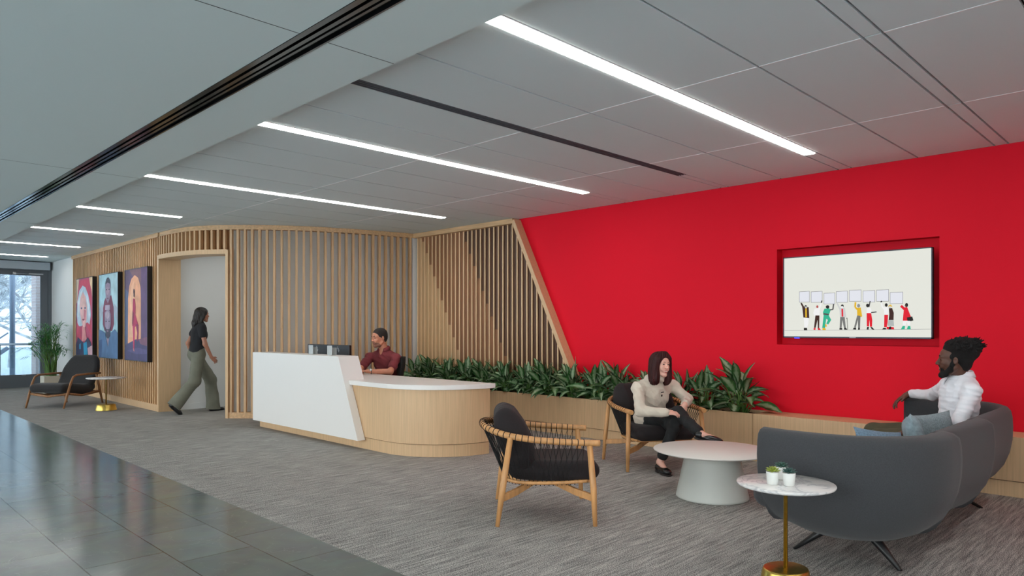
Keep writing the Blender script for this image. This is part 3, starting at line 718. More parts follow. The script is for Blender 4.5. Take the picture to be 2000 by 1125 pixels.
# ================================================================== TABLES
t = empty('coffee_table', (5.17, 2.89, 0)); tag(t, 'round matt white coffee table on a tapered drum base', 'table')
G().lathe([(0, .365), (.44, .367), (.462, .374), (.465, .379), (.462, .383), (0, .384)], n=72).build('table_top', M['table_white'], t)
G().lathe([(.0, 0), (.278, 0), (.285, .006), (.283, .02), (.215, .34), (.21, .366), (0, .366)], n=64).build('drum_base', M['table_base'], t)
def side_table(loc, R_, label, rb=.118):
    t = empty('side_table', loc); tag(t, label, 'side table', 'round marble side tables')
    G().lathe([(0, .523), (R_-.035, .523), (R_-.004, .532), (R_, .540), (R_-.002, .545), (0, .5455)], n=64).build('marble_top', M['marble'], t)
    G().lathe([(.0, .098), (.011, .098), (.011, .515), (.05, .518), (.05, .523), (0, .523)], n=24).build('pole', M['brass'], t)
    g = G(); rows = []
    for r_, z in ((0, 0), (rb*1.12, 0), (rb*1.12, .006), (rb*.98, .09), (rb*.95, .097), (rb*.9, .1), (0, .1)):
        rows.append([(r_*math.cos(a)*(1+.06*math.cos(2*a+.5)), r_*math.sin(a)*(1+.06*math.cos(2*a+.5)), z) for a in [2*math.pi*k/56 for k in range(56)]])
    g.grid(rows, closed_u=True); g.build('brass_base', M['brass'], t)
    return t
side_table((3.64, 1.61, 0), .246, 'round marble side table on a brass pole, in front of the grey sofa')
side_table((3.56, 13.14, 0), .296, 'small round marble table on a brass pole beside the slat wall', .135)
def succulent(px, py, d, color, label, R_=.032, n=26):
    p = at(px, py, d); t = empty('potted_succulent', (p.x, p.y, .546)); tag(t, label, 'potted plant', 'three small succulents on the marble side table')
    G().lathe([(0, 0), (.022, 0), (.027, .002), (.032, .06), (.0325, .066), (.029, .066), (.028, .058), (0, .058)], n=32).build('pot', M['pot'], t)
    g = G(); rr = random.Random(n)
    for k in range(n):
        f = k/n; az = k*2.399; el = math.radians(80-75*f); L = .018+.02*f
        dd = Vector((math.cos(az)*math.cos(el), math.sin(az)*math.cos(el), math.sin(el))); b = Vector((0, 0, .066))
        g.tube([b, b+dd*L*.6, b+dd*L*.92, b+dd*(L+.008)], [.003, .0075, .0055, .0005], 6, flat=(1, .6))
    g.build('rosette', mat('succulent_'+label.split()[0], color, .5, vary=.2, scale=30), t)
succulent(1509, 940, 3.67, (146, 158, 62), 'yellow green succulent in a white pot, leftmost of three')
succulent(1526, 935, 3.80, (58, 92, 80), 'dark succulent in a white pot standing behind the other two')
succulent(1541, 942, 3.64, (52, 84, 78), 'blue green succulent in a white pot, rightmost of three')
# ================================================================== SOFA
sf = empty('sofa', (5.25, 1.5, 0)); tag(sf, 'large charcoal felt sofa with wrapped petal shaped back on black legs', 'sofa')
SXa, SXb, SY0, SYf, RC = 3.90, 6.75, 1.07, 1.90, .52
pth = [Vector((SXa+.03, SYf, 0)), Vector((SXa, 1.75, 0))]
for i in range(15):
    a = math.pi+math.pi/2*i/14; pth.append(Vector((SXa+RC+RC*math.cos(a), SY0+RC+RC*math.sin(a), 0)))
for i in range(1, 14): pth.append(Vector((SXa+RC+(SXb-SXa-2*RC)*i/14, SY0, 0)))
for i in range(15):
    a = -math.pi/2+math.pi/2*i/14; pth.append(Vector((SXb-RC+RC*math.cos(a), SY0+RC+RC*math.sin(a), 0)))
pth += [Vector((SXb, 1.75, 0)), Vector((SXb-.03, SYf, 0))]
cum = [0]
for a, b in zip(pth[:-1], pth[1:]): cum.append(cum[-1]+(b-a).length)
def pat(s):
    for i in range(len(pth)-1):
        if s <= cum[i+1] or i == len(pth)-2:
            f = (s-cum[i])/(cum[i+1]-cum[i]); return pth[i].lerp(pth[i+1], f), i
def sofa_path(s):
    e = .04; p = pat(s)[0]; a = pat(max(0, s-e))[0]; b = pat(min(cum[-1], s+e))[0]; t = (b-a).normalized(); return p, Vector((-t.y, t.x, 0))   # inward normal
prof = [(0.005, .745), (-.004, .70), (-.008, .62), (-.004, .53), (.012, .44), (.045, .35), (.10, .27), (.17, .205), (.25, .165), (.32, .15), (.34, .18), (.27, .21), (.20, .29), (.155, .38), (.13, .48), (.115, .58), (.105, .68), (.10, .735), (.085, .765), (.055, .778), (.025, .768)]
SHW = [1]*10+[.6, .3]+[0]*6+[.1, .4, .8]
def shell(s0, s1, out0, out1, name, zb=0.0):
    g = G(); rows = []; n = 30
    for i in range(n+1):
        f = i/n; s = s0+(s1-s0)*f; lf_ = .04*max(0, 1-s/.35)**1.6+.04*max(0, 1-(cum[-1]-s)/.35)**1.6; p, nr_ = sofa_path(s); o_ = out0+(out1-out0)*f**1.5
        e = 0
        for fs_, ds in (((.55, -.022), (.85, -.014), (.97, -.005), (1, 0)) if i == 0 else ((1, 0), (.97, .005), (.85, .014), (.55, .022)) if i == n else ((1, 0),)):
            tx, ty = nr_.y*ds, -nr_.x*ds
            rows.append([(p.x+tx+nr_.x*(.075+(u-.075)*fs_-o_*SHW[k_]), p.y+ty+nr_.y*(.075+(u-.075)*fs_-o_*SHW[k_]), .46+(z-.46)*(1-(1-fs_)*.12)+lf_*max(0, (.70-z)/.55)) for k_, (u, z) in enumerate(prof)])
    g.grid(rows, closed_u=True)
    for row, fl in ((rows[0], False), (rows[-1], True)):
        k = len(row); fs = tuple(range(k)) if not fl else tuple(range(k))[::-1]; g.add(row, [fs], 0)
    o = g.build(name, M['sofa'], sf, recalc=True); o.matrix_parent_inverse = Matrix.Translation(-Vector(sf.location)); return o
def s_at_x(x):
    for i in range(len(pth)-1):
        if pth[i].x <= x <= pth[i+1].x and pth[i].y < 1.1: return cum[i]+(x-pth[i].x)
sA, sB = s_at_x(4.54), s_at_x(5.36)
shell(0, sA, .0, .055, 'back_shell'); shell(sA-.05, sB, -.012, .055, 'back_shell'); shell(sB-.05, cum[-1], -.012, .0, 'back_shell')
def sp(g, name, m, **k):
    o = g.build(name, m, sf, **k); o.matrix_parent_inverse = Matrix.Translation(-Vector(sf.location)); return o
base = [(4.32, 1.84), (4.32, 1.60), (4.3, 1.42), (4.5, 1.36), (6.05, 1.36), (6.25, 1.42), (6.38, 1.6), (6.38, 1.90)]
sp(G().prism(base, .165, .3), 'seat_base', M['sofa'], bevel=.02)
v = Vol(.012); seat = [(4.2, 1.9), (5.27, 1.96), (6.33, 1.9)]
for xx in np.linspace(4.12, 6.42, 12): v.cone((xx, 1.34+.1*abs((xx-5.27)/1.15)**4, .36), (xx, 1.93, .36), .085, .085, .08)
o = v.build('seat_cushion', M['sofa'], sf); o.matrix_parent_inverse = Matrix.Translation(-Vector(sf.location))
for a, b in (((4.42, 1.68, .15), (4.30, 1.85, 0)), ((4.45, 1.46, .15), (4.33, 1.26, 0)), ((6.10, 1.46, .15), (6.29, 1.27, 0)), ((6.12, 1.68, .15), (6.28, 1.85, 0))):
    a, b = Vector(a), Vector(b); sp(G().tube([a+(a-b)*.15, a, b], [.046, .040, .013], 10, flat=(1, .7)), 'leg', M['black'])
def pillow(name, c, w_, h_, th, rot, m, label):
    g = G(); n = 16
    for sgn in (1, -1):
        rows = []
        for i in range(n+1):
            u = -1+2*i/n; row = []
            for j in range(n+1):
                vv = -1+2*j/n; zz = th*((1-u**4)*(1-vv**4))**.6; pin = 1-.07*(1-u*u)*(abs(vv)**3); pin2 = 1-.07*(1-vv*vv)*(abs(u)**3)
                row.append((u*w_*pin2, sgn*zz, vv*h_*pin))
            rows.append(row if sgn > 0 else row[::-1])
        g.grid(rows)
    o = g.build(name, m); o.location = c; o.rotation_euler = rot; return tag(o, label, 'cushion', 'cushions on the grey sofa')
blue = mat('mottled_blue_cloth', (118, 144, 166), .9, vary=.16, scale=110, bump=.2, bscale=120); teal = mat('pale_blue_grey_cloth', (150, 168, 176), .9, vary=.12, scale=30, bump=.2, bscale=200); patt = mat('woven_grey_blue_cloth', (134, 148, 154), .9, vary=.15, scale=140, bump=.2, bscale=120)
pillow('throw_pillow', (4.93, 1.53, .545), .19, .17, .05, (math.radians(-30), math.radians(8), math.radians(-30)), blue, 'light blue mottled cushion lying lowest against the near arm of the sofa')
pillow('throw_pillow', (5.33, 1.46, .60), .15, .17, .06, (math.radians(-14), math.radians(10), math.radians(20)), teal, 'pale blue grey cushion leaning at the seated man, the fuller one in front')
pillow('throw_pillow', (5.55, 1.40, .60), .155, .17, .055, (math.radians(-10), math.radians(-6), math.radians(-38)), patt, 'woven grey cushion tucked between the pale cushion and the man')
# ================================================================== FAR LOUNGE CHAIR
lc = empty('easy_chair', (3.27, 14.46, 0), face_rot(-.76, -.65)); tag(lc, 'low charcoal easy chair with brown wooden arms near the exit door', 'chair')
v = Vol(.012)
S_ = catmull([Vector(q) for q in ((.43, .335, .06), (.25, .335, .075), (.05, .30, .08), (-.14, .275, .08), (-.30, .32, .07))], 5)
for q in S_: v.cone((-.25, q.x, q.y), (.25, q.x, q.y), q.z, q.z, .04)
v.build('seat', M['charfab'], lc)
v = Vol(.012)
S_ = catmull([Vector(q) for q in ((-.24, .32, .26), (-.33, .46, .27), (-.42, .62, .27), (-.50, .76, .21), (-.53, .81, .15))], 5)
for q in S_: v.cone((-q.z, q.x, q.y), (q.z, q.x, q.y), .055, .055, .04)
v.build('backrest', M['charfab'], lc)
for sx in (1, -1):
    G().tube([(sx*.34, .50, 0), (sx*.345, .42, .22), (sx*.35, .34, .42), (sx*.35, .28, .52), (sx*.35, .2, .55), (sx*.35, -.1, .555), (sx*.345, -.44, .55)], [.016, .024, .022, .02, .019, .019, .018], 10, flat=(1, .8)).build('armrest_leg', M['walnutleg'], lc)
    G().tube([(sx*.345, -.32, .55), (sx*.345, -.42, .28), (sx*.345, -.50, 0)], [.016, .024, .016], 10).build('leg', M['walnutleg'], lc)
g = G(); g.tube([(-.345, .40, .24), (0, .43, .2), (.345, .40, .24)], .02, 8); g.tube([(-.345, -.40, .22), (.345, -.40, .22)], .02, 8)
for sx in (1, -1): g.tube([(sx*.345, .38, .24), (sx*.345, .05, .19), (sx*.345, -.42, .22)], .02, 8)
g.build('seat_frame', M['walnutleg'], lc)
# ================================================================== PALM
pp = empty('potted_palm', (3.72, 17.6, 0)); tag(pp, 'tall feathery green palm in a cream planter beside the exit door', 'potted plant')
g = G(); g.box(-.17, -.17, 0, .17, .17, .36); g.build('pot', M['potcream'], pp, bevel=.01)
g = G(); rr = random.Random(5); st = G()
for k in range(46):
    az = rr.uniform(0, 6.28); b = Vector((rr.uniform(-.1, .1), rr.uniform(-.1, .1), .34)); H_ = rr.uniform(.45, 1.08); out = rr.uniform(.05, .36)
    d = Vector((math.cos(az)*(.45 if math.cos(az) > 0 else 1), math.sin(az), 0)); m1 = b+d*out*.35+Vector((0, 0, H_*.6)); m2 = b+d*out+Vector((0, 0, H_)); tip = m2+d*.22+Vector((0, 0, .08-rr.uniform(0, .16)))
    st.tube([b, m1, m2], [.009, .007, .005], 5, cap=False); pts = catmull([b, m1, m2, tip], 6)
    for i in range(9, 19):
        p = pts[i]; tt = (pts[min(i+1, 18)]-pts[i-1]).normalized(); sd = tt.cross(Vector((0, 0, 1))).normalized()
        for s_ in (1, -1):
            dd = (sd*s_*.8+tt*.9+Vector((0, 0, rr.uniform(-.05, .45)))).normalized(); L = rr.uniform(.16, .28); q = p+dd*L*.5+Vector((0, 0, .01)); e = p+dd*L-Vector((0, 0, .03)); nn = dd.cross(Vector((0, 0, 1))).normalized()*.008
            vs4 = [Vector(t_) for t_ in (p, q-nn, e, q+nn)]
            for t_ in vs4: t_.x = min(t_.x, .385)
            g.add(vs4, [(0, 1, 2, 3)], 0)
g.build('fronds', M['palm'], pp); st.build('canes', M['stem'], pp)
# ================================================================== PORTRAITS
def frameart(px0, px1, ya, yb, polys, label, pal):
    # polys in photo pixels on the picture plane X = 4.02
    r = empty('framed_picture', (4.055, (ya+yb)/2, 1.60)); tag(r, label, 'picture', 'framed pictures on the slat wall')
    hy = (ya-yb)/2; hz = .785
    G().box(-.028, -hy-.0, -hz, .044, hy, hz).build('canvas', mat('canvas_edge', (26, 24, 26), .6), r)
    g = G(); 
    for a, b, c_, d_ in ((-hy-.012, -hz-.012, hy+.012, -hz), (-hy-.012, hz, hy+.012, hz+.012), (-hy-.012, -hz, -hy, hz), (hy, -hz, hy+.012, hz)): g.box(-.036, a, b, .044, c_, d_)
    g.build('frame', M['black'], r)
    g = G(); mats = []
    for i, (c_, pts) in enumerate(polys):
        m_ = pal.get(c_) or pal.setdefault(c_, mat('paint_%d_%d_%d' % c_, c_, .6, vary=.10, scale=5)); 
        if m_ not in mats: mats.append(m_)
        vs_ = [(-.0285-.0004*i, -hy+2*hy*min(1, max(0, 1-u)), -hz+2*hz*min(1, max(0, 1-v))) for u, v in pts]
        g.poly(vs_, mats.index(m_))
    g.build('painting', mats, r); return r
def circ(cx, cy, rx, ry, n=20, a0=0, a1=360): return [(cx+rx*math.cos(math.radians(a0+(a1-a0)*k/n)), cy+ry*math.sin(math.radians(a0+(a1-a0)*k/n))) for k in range(n)]
FULL = [(0, 0), (1, 0), (1, 1), (0, 1)]; pal = {}
# u to the right (towards the camera), v down
p1 = [((186, 70, 104), FULL), ((226, 200, 170), [(0, 0), (.17, 0), (.12, .12), (.04, .3), (0, .32)]), ((222, 190, 150), [(.78, 0), (1, 0), (1, .3), (.93, .16), (.86, .1)]),
      ((196, 58, 88), [(.2, .02), (.75, .02), (.92, .2), (.85, .45), (.97, .75), (.6, .6), (.1, .5)]), ((200, 74, 100), [(0, .55), (.25, .6), (.35, .95), (0, 1)]),
      ((186, 206, 222), [(.40, .09), (.58, .12), (.74, .22), (.86, .36), (.90, .48), (.82, .60), (.70, .57), (.3, .62), (.18, .62), (.08, .58), (.02, .46), (.06, .30), (.2, .15)]), ((222, 230, 238), [(.62, .2), (.78, .34), (.84, .48), (.78, .55), (.74, .42), (.66, .30)]),
      ((226, 232, 238), [(.1, .3), (.25, .18), (.42, .13), (.3, .22), (.2, .34), (.16, .5), (.1, .5)]),
      ((228, 176, 174), [(.28, .24), (.42, .17), (.58, .24), (.68, .38), (.66, .52), (.58, .62), (.47, .66), (.36, .58), (.24, .46), (.22, .34)]), ((236, 190, 184), circ(.42, .33, .12, .08)),
      ((205, 110, 125), [(.5, .4), (.6, .42), (.58, .55), (.5, .52)]), ((60, 84, 120), circ(.34, .385, .05, .012)), ((60, 84, 120), circ(.56, .385, .05, .012)), ((150, 40, 66), circ(.46, .535, .07, .012)),
      ((215, 140, 140), [(.4, .62), (.56, .64), (.66, .8), (.36, .82)]), ((50, 52, 84), [(.1, .76), (.4, .82), (.5, .84), (.72, .76), (.9, .82), (1, .92), (1, 1), (.0, 1), (.02, .85)]),
      ((34, 148, 190), [(.46, .84), (.66, .82), (.72, .98), (.5, 1)]), ((40, 130, 170), [(.2, .86), (.3, .84), (.3, .92), (.2, .92)]), ((190, 150, 160), [(.72, .9), (1, .86), (1, 1), (.76, 1)])]
p2 = [((160, 198, 210), FULL), ((176, 208, 216), [(.55, 0), (1, 0), (1, .5), (.7, .4)]), ((120, 44, 74), [(.28, .32), (.4, .26), (.66, .26), (.78, .4), (.8, .6), (.7, .68), (.3, .68), (.2, .6), (.2, .42)]),
      ((168, 180, 196), [(0, .42), (.2, .34), (.22, .44), (.02, .6)]), ((168, 180, 196), [(1, .42), (.82, .36), (.8, .46), (1, .6)]),
      ((44, 46, 66), circ(.48, .14, .145, .10)), ((150, 128, 150), [(.36, .12), (.46, .1), (.6, .12), (.62, .22), (.58, .3), (.48, .35), (.38, .3), (.34, .2)]), ((176, 150, 166), circ(.46, .2, .07, .05)),
      ((50, 44, 60), circ(.41, .185, .035, .006)), ((50, 44, 60), circ(.55, .185, .035, .006)), ((110, 60, 84), circ(.48, .29, .05, .007)),
      ((176, 160, 180), [(.34, .37), (.6, .37), (.6, .43), (.34, .43)]),
      ((150, 134, 156), [(.32, .46), (.42, .43), (.56, .43), (.64, .48), (.64, .6), (.58, .7), (.48, .76), (.38, .7), (.32, .6)]), ((180, 162, 178), circ(.46, .49, .11, .045)), ((54, 50, 70), [(.33, .62), (.42, .66), (.56, .66), (.64, .62), (.6, .74), (.48, .79), (.38, .74)]), ((150, 110, 130), circ(.48, .68, .05, .008)),
      ((50, 44, 60), circ(.4, .565, .04, .006)), ((50, 44, 60), circ(.56, .565, .04, .006)),
      ((74, 108, 150), [(0, .66), (.2, .68), (.34, .70), (.4, .78), (.5, .88), (.56, .78), (.64, .70), (.85, .66), (1, .7), (1, 1), (.0, 1)]), ((150, 134, 156), [(.42, .77), (.56, .77), (.5, .87)]), ((46, 76, 122), [(.0, .8), (.2, .78), (.14, 1), (0, 1)])]
p3 = [((96, 74, 104), FULL), ((120, 86, 96), [(.2, 0), (.72, 0), (.72, .2), (.4, .1)]), ((84, 96, 132), [(0, .2), (.16, .25), (.14, .8), (0, .84)]), ((98, 72, 110), [(.73, 0), (1, 0), (1, .76), (.73, .75)]),
      ((232, 168, 132), [(.13, .82), (.14, .32), (.2, .18), (.3, .1), (.45, .065), (.6, .1), (.7, .2), (.72, .32), (.72, .76)]), ((240, 184, 150), [(.2, .75), (.22, .34), (.3, .18), (.42, .12), (.4, .75)]),
      ((72, 66, 108), [(0, .86), (.13, .82), (.5, .77), (1, .76), (1, 1), (0, 1)]), ((128, 84, 108), [(.62, .77), (1, .74), (1, .84), (.7, .82)]), ((90, 80, 126), [(.1, .9), (.6, .86), (1, .88), (1, .92), (.5, .93)]),
      ((110, 40, 66), circ(.42, .245, .035, .03)), ((60, 24, 44), [(.4, .21), (.46, .24), (.45, .31), (.4, .3)]), ((176, 44, 84), [(.38, .32), (.47, .33), (.5, .42), (.49, .5), (.58, .58), (.63, .62), (.58, .65), (.52, .62), (.46, .64), (.34, .62), (.36, .45)]),
      ((190, 60, 100), [(.36, .62), (.46, .62), (.45, .78), (.44, .88), (.38, .88), (.38, .75)]), ((140, 40, 84), [(.5, .6), (.62, .61), (.63, .7), (.6, .79), (.54, .79), (.57, .7)]), ((130, 34, 70), [(.36, .45), (.42, .48), (.38, .6), (.34, .6)]),
      ((190, 120, 130), [(.38, .87), (.43, .87), (.46, .905), (.4, .9)])]
frameart(0, 0, 16.92, 15.74, p1, 'framed portrait of a white haired woman on crimson, farthest left', pal)
frameart(0, 0, 15.30, 14.14, p2, 'framed blue portrait of a boy above a bearded man, middle one', pal)
frameart(0, 0, 13.74, 12.58, p3, 'framed picture of a standing figure before an orange arch, nearest the doorway', pal)
# ================================================================== WALL SCREEN
tvx = 7.215
ty0, ty1, tz0, tz1 = 1.835, 3.215, 1.262, 2.095
t = empty('wall_screen', (tvx, (ty0+ty1)/2, (tz0+tz1)/2)); tag(t, 'large flat screen in a red wall niche showing people holding up blank placards', 'screen')
hy, hz = (ty1-ty0)/2, (tz1-tz0)/2
G().box(.0, -hy, -hz, .05, hy, hz).build('case', mat('screen_case', (30, 32, 40), .4), t, bevel=.004)
g = G()
for a, b, c_, d_ in ((-hy, -hz, hy, -hz+.014), (-hy, hz-.010, hy, hz), (-hy, -hz, -hy+.010, hz), (hy-.010, -hz, hy, hz)): g.box(-.006, a, b, 0, c_, d_)
g.build('bezel', mat('screen_bezel', (52, 56, 66), .35, .5), t)
G().box(.05, -.3, -.2, .125, .3, .2).build('wall_bracket', M['black'], t)
G().box(-.007, hy-.17, -hz-.006, 0, hy-.12, -hz+.004).build('standby_light', emis('blue_standby', (40, 60, 255), 3), t)
G().box(-.0065, -.03, -hz+.003, -.0055, .03, -hz+.010).build('maker_mark', mat('silver_mark_2', (150, 150, 155), .3, .6), t)
mats = []; g = G(); lay = [0]
def scr(c_, pts, crop=True):
    # pts measured on the photo's screen, laid on the real screen plane
    nm = 'pixels_%d_%d_%d' % c_; m_ = bpy.data.materials.get(nm) or emis(nm, c_, .66)
    if m_ not in mats: mats.append(m_)
    vs_ = []
    for x, y in pts:
        q = on_x(1500+x*.23107, 440+y*.23111, tvx-.001) if crop else None
        vs_.append((-.0012-.00012*lay[0], q.y-t.location.y, q.z-t.location.z))
    g.poly(vs_, mats.index(m_)); lay[0] += 1
mats.append(emis('pixels_cream', (228, 229, 220), .66)); g.poly([(-.001, -hy+.01, -hz+.014), (-.001, hy-.01, -hz+.014), (-.001, hy-.01, hz-.01), (-.001, -hy+.01, hz-.01)][::-1], 0); lay[0] = 1
W_, K, BR, GY, LG, RD, GN, YL, SK, MU = (240, 240, 240), (28, 24, 24), (62, 34, 28), (118, 118, 116), (205, 206, 206), (222, 22, 44), (46, 178, 142), (226, 180, 32), (90, 66, 60), (80, 78, 80)
def ln(pts, wd, c_):
    for a, b in zip(pts[:-1], pts[1:]):
        dx, dy = b[0]-a[0], b[1]-a[1]; L = math.hypot(dx, dy) or 1; nx, ny = -dy/L*wd/2, dx/L*wd/2
        scr(c_, [(a[0]+nx, a[1]+ny), (b[0]+nx, b[1]+ny), (b[0]-nx, b[1]-ny), (a[0]-nx, a[1]-ny)])
ln([(140, 889), (1378, 878)], 3, (150, 150, 150))
for x0, y0, x1, y1 in ((265, 560, 350, 648), (365, 560, 458, 650), (473, 573, 565, 664), (578, 558, 672, 650), (688, 548, 787, 641), (804, 553, 903, 648), (918, 546, 1020, 641), (1033, 566, 1140, 661)):
    scr((120, 120, 122), [(x0-2, y0+1), (x1+2, y0-4), (x1+2, y1+2), (x0-2, y1+3)]); scr((226, 228, 236), [(x0+1, y0+4), (x1-1, y0-1), (x1-1, y1-1), (x0+1, y1)])
# eight figures and one companion
scr(K, [(275, 655), (286, 655), (305, 690), (300, 715)]); scr(BR, [(290, 690), (345, 692), (350, 785), (300, 780)]); scr(YL, [(316, 700), (328, 700), (330, 778), (316, 778)]); ln([(283, 662), (312, 712)], 14, BR); scr(K, circ(320, 688, 11, 13)); scr(LG, circ(322, 694, 8, 9)); scr(W_, [(303, 780), (345, 784), (342, 830), (332, 865), (308, 865)]); scr(K, [(304, 866), (330, 866), (333, 886), (304, 886)])
scr(W_, [(395, 705), (440, 700), (436, 765), (388, 765)]); ln([(430, 715), (452, 660)], 12, W_); ln([(452, 655), (458, 636)], 9, K); ln([(398, 712), (388, 745), (402, 760)], 10, W_); scr((180, 80, 80), circ(418, 688, 9, 12)); scr(BR, [(402, 762), (436, 762), (434, 870), (422, 868), (420, 800), (404, 866), (390, 866)]); scr(RD, [(388, 867), (404, 867), (402, 884), (386, 882)]); scr(RD, [(420, 868), (436, 868), (448, 884), (424, 884)])
scr(GN, [(478, 705), (520, 702), (530, 720), (516, 760), (470, 760), (466, 735)]); ln([(525, 715), (550, 712), (556, 665)], 11, MU); scr(K, circ(505, 690, 15, 15)); ln([(470, 748), (515, 755)], 13, MU); scr(GN, [(472, 760), (515, 760), (536, 800), (512, 838), (494, 832), (508, 800), (494, 790), (484, 868), (460, 866)]); scr(YL, [(462, 868), (484, 866), (492, 886), (462, 884)]); scr(YL, [(484, 834), (498, 840), (496, 862), (484, 852)])
ln([(583, 652), (608, 705)], 13, LG); scr(LG, [(604, 698), (652, 698), (664, 780), (652, 775), (610, 775)]); scr(RD, [(622, 705), (636, 705), (638, 772), (624, 772)]); scr(K, circ(630, 682, 12, 13)); scr(W_, circ(628, 692, 9, 10)); scr(GY, [(612, 775), (650, 775), (660, 868), (644, 868), (630, 800), (624, 866), (608, 866)]); scr(K, [(606, 867), (628, 867), (630, 882), (606, 882)]); scr(K, [(644, 868), (660, 866), (674, 882), (646, 882)]); ln([(662, 788), (670, 782), (676, 880)], 4, K)
ln([(742, 650), (738, 692), (760, 712)], 15, YL); scr(YL, [(754, 700), (786, 694), (798, 770), (790, 776), (756, 765)]); scr((140, 144, 148), circ(768, 680, 13, 15)); scr(GY, [(756, 762), (784, 766), (780, 866), (764, 866), (762, 800), (744, 866), (730, 862)]); scr(K, [(728, 864), (748, 866), (746, 882), (718, 880)]); scr(K, [(764, 866), (780, 866), (778, 882), (764, 882)])
scr(W_, [(838, 698), (868, 696), (878, 722), (870, 745), (836, 745)]); ln([(856, 690), (866, 640)], 9, MU); ln([(874, 738), (920, 732)], 9, MU); scr(K, circ(845, 678, 14, 15)); scr(RD, [(836, 742), (874, 742), (884, 800), (882, 858), (864, 858), (860, 800), (856, 856), (838, 854)]); scr(K, [(840, 860), (856, 860), (852, 882), (836, 880)]); scr(K, [(868, 860), (884, 862), (902, 882), (880, 880)])
ln([(958, 645), (968, 690), (988, 712)], 12, W_); ln([(955, 650), (966, 640)], 10, K); scr(W_, [(980, 692), (1018, 690), (1020, 756), (986, 756)]); scr(K, circ(1002, 674, 12, 15)); scr(RD, [(986, 756), (1018, 756), (1014, 820), (1006, 862), (984, 862)]); scr(K, [(978, 866), (1000, 866), (1000, 880), (968, 880)])
scr(BR, [(1024, 702), (1052, 700), (1066, 740), (1064, 800), (1022, 800), (1028, 750)]); scr(YL, [(1018, 690), (1024, 676), (1042, 670), (1054, 688)]); scr(LG, circ(1032, 692, 10, 10)); scr((176, 182, 180), [(1020, 800), (1064, 800), (1068, 852), (1012, 850)]); scr(RD, [(1006, 858), (1066, 862), (1070, 880), (1004, 878)]); scr(K, [(1030, 856), (1044, 856), (1044, 880), (1020, 880)])
ln([(1126, 680), (1160, 712)], 22, RD); scr(RD, [(1152, 695), (1178, 690), (1210, 770), (1208, 806), (1142, 806)]); scr(K, circ(1174, 674, 13, 17)); scr(SK, circ(1166, 680, 7, 9)); scr(K, [(1176, 780), (1222, 770), (1232, 804), (1184, 818)]); scr(W_, [(1144, 806), (1206, 808), (1204, 850), (1186, 850), (1176, 815), (1164, 850), (1142, 848)]); scr(GN, [(1142, 850), (1162, 850), (1158, 880), (1126, 880)]); scr(GN, [(1186, 850), (1206, 850), (1210, 880), (1176, 880)])
g.build('picture', mats, t)
# ================================================================== PEOPLE
def skinmat(name, c): 
    m = mat(name, c, .5, vary=.05, scale=14); b = m.node_tree.nodes['Principled BSDF']; b.inputs['Subsurface Weight'].default_value = .12; b.inputs['Subsurface Radius'].default_value = (.02, .008, .005); b.inputs['Subsurface Scale'].default_value = .5; return m
def headframe(pos, fwd, up=(0, 0, 1)):
    f = Vector(fwd).normalized(); s_ = f.cross(Vector(up)).normalized(); u = s_.cross(f).normalized()
    R = np.array([[s_.x, f.x, u.x], [s_.y, f.y, u.y], [s_.z, f.z, u.z]]); p0 = np.array(pos, float)
    return (lambda q, sc=1.0: p0+R@np.array(q, float)*HS), R
HS = 1.0
def head(v, H, R, smile=0, fem=0):
    def E(c, r, k=.018, sub=False): v.ell(H(c), np.array(r)*HS, R, k, sub)
    def K(a, b, r1, r2, k=.015, sub=False): v.cone(H(a), H(b), r1*HS, r2*HS, k, sub)
    E((0, -.018, .035), (.075, .097, .084)); E((0, .018, -.03), (.060, .070, .080)); E((0, .05, .03), (.055, .035, .045))
    for s_ in (-1, 1):
        K((s_*.056, -.012, -.05), (s_*.042, .03, -.088), .02, .017); K((s_*.042, .03, -.088), (0, .066, -.100), .017, .018)
        E((s_*.037, .058, -.022), (.023, .022, .020), .02)
    E((0, .068, -.098), (.022, .018, .016)); K((-.036, .072, .024), (.036, .072, .024), .011, .011, .014)
    for s_ in (-1, 1): v.ell(H((s_*.032, .098, .007)), np.array((.018, .018, .011))*HS, R, .010, True)
    for s_ in (-1, 1): E((s_*.031, .0695, .006), (.0165, .0145, .0130), .004); v.ell(H((s_*.0315, .0845, .0045)), np.array((.0125, .012, .0042 if smile else .0042))*HS, R, .0015, True)
    K((0, .082, .014), (0, .103, -.024), .007, .0115, .010); 
    for s_ in (-1, 1): E((s_*.011, .094, -.030), (.008, .010, .007), .006)
    E((0, .078, -.060), (.030, .014, .020), .012)
    if smile:
        E((0, .098, -.060), (.021, .013, .0055), .003, True)
        for s_ in (-1, 1): E((s_*.036, .068, -.046), (.014, .014, .013), .012)
    
    if smile:
        for a, b, c in ((-.0505, -.0525, .0030), (-.0535, -.0735, .0040)):
            K((-.025, .079, a), (0, .0895, b), c*.7, c, .002); K((.025, .079, a), (0, .0895, b), c*.7, c, .002)
    else: E((0, .0885, -.0515), (.022, .0065, .0042), .004); E((0, .086, -.0705), (.019, .007, .0052), .004)
    for s_ in (-1, 1): v.reg.append((H((s_*.0315, .086, .0052)), np.array((.0150, .012, .0058))*HS, R, 3))
    for s_ in (-1, 1):
        v.ell(H((s_*.078, -.012, -.004)), np.array((.008, .016, .027))*HS, R, .006); v.ell(H((s_*.088, -.008, -.002)), np.array((.007, .008, .015))*HS, R, .004, True)
    v.reg.append((H((0, .093, -.0525)), np.array((.0235, .012, .0036))*HS, R, 1)); v.reg.append((H((0, .093, -.0725)), np.array((.0185, .012, .0046))*HS, R, 1))
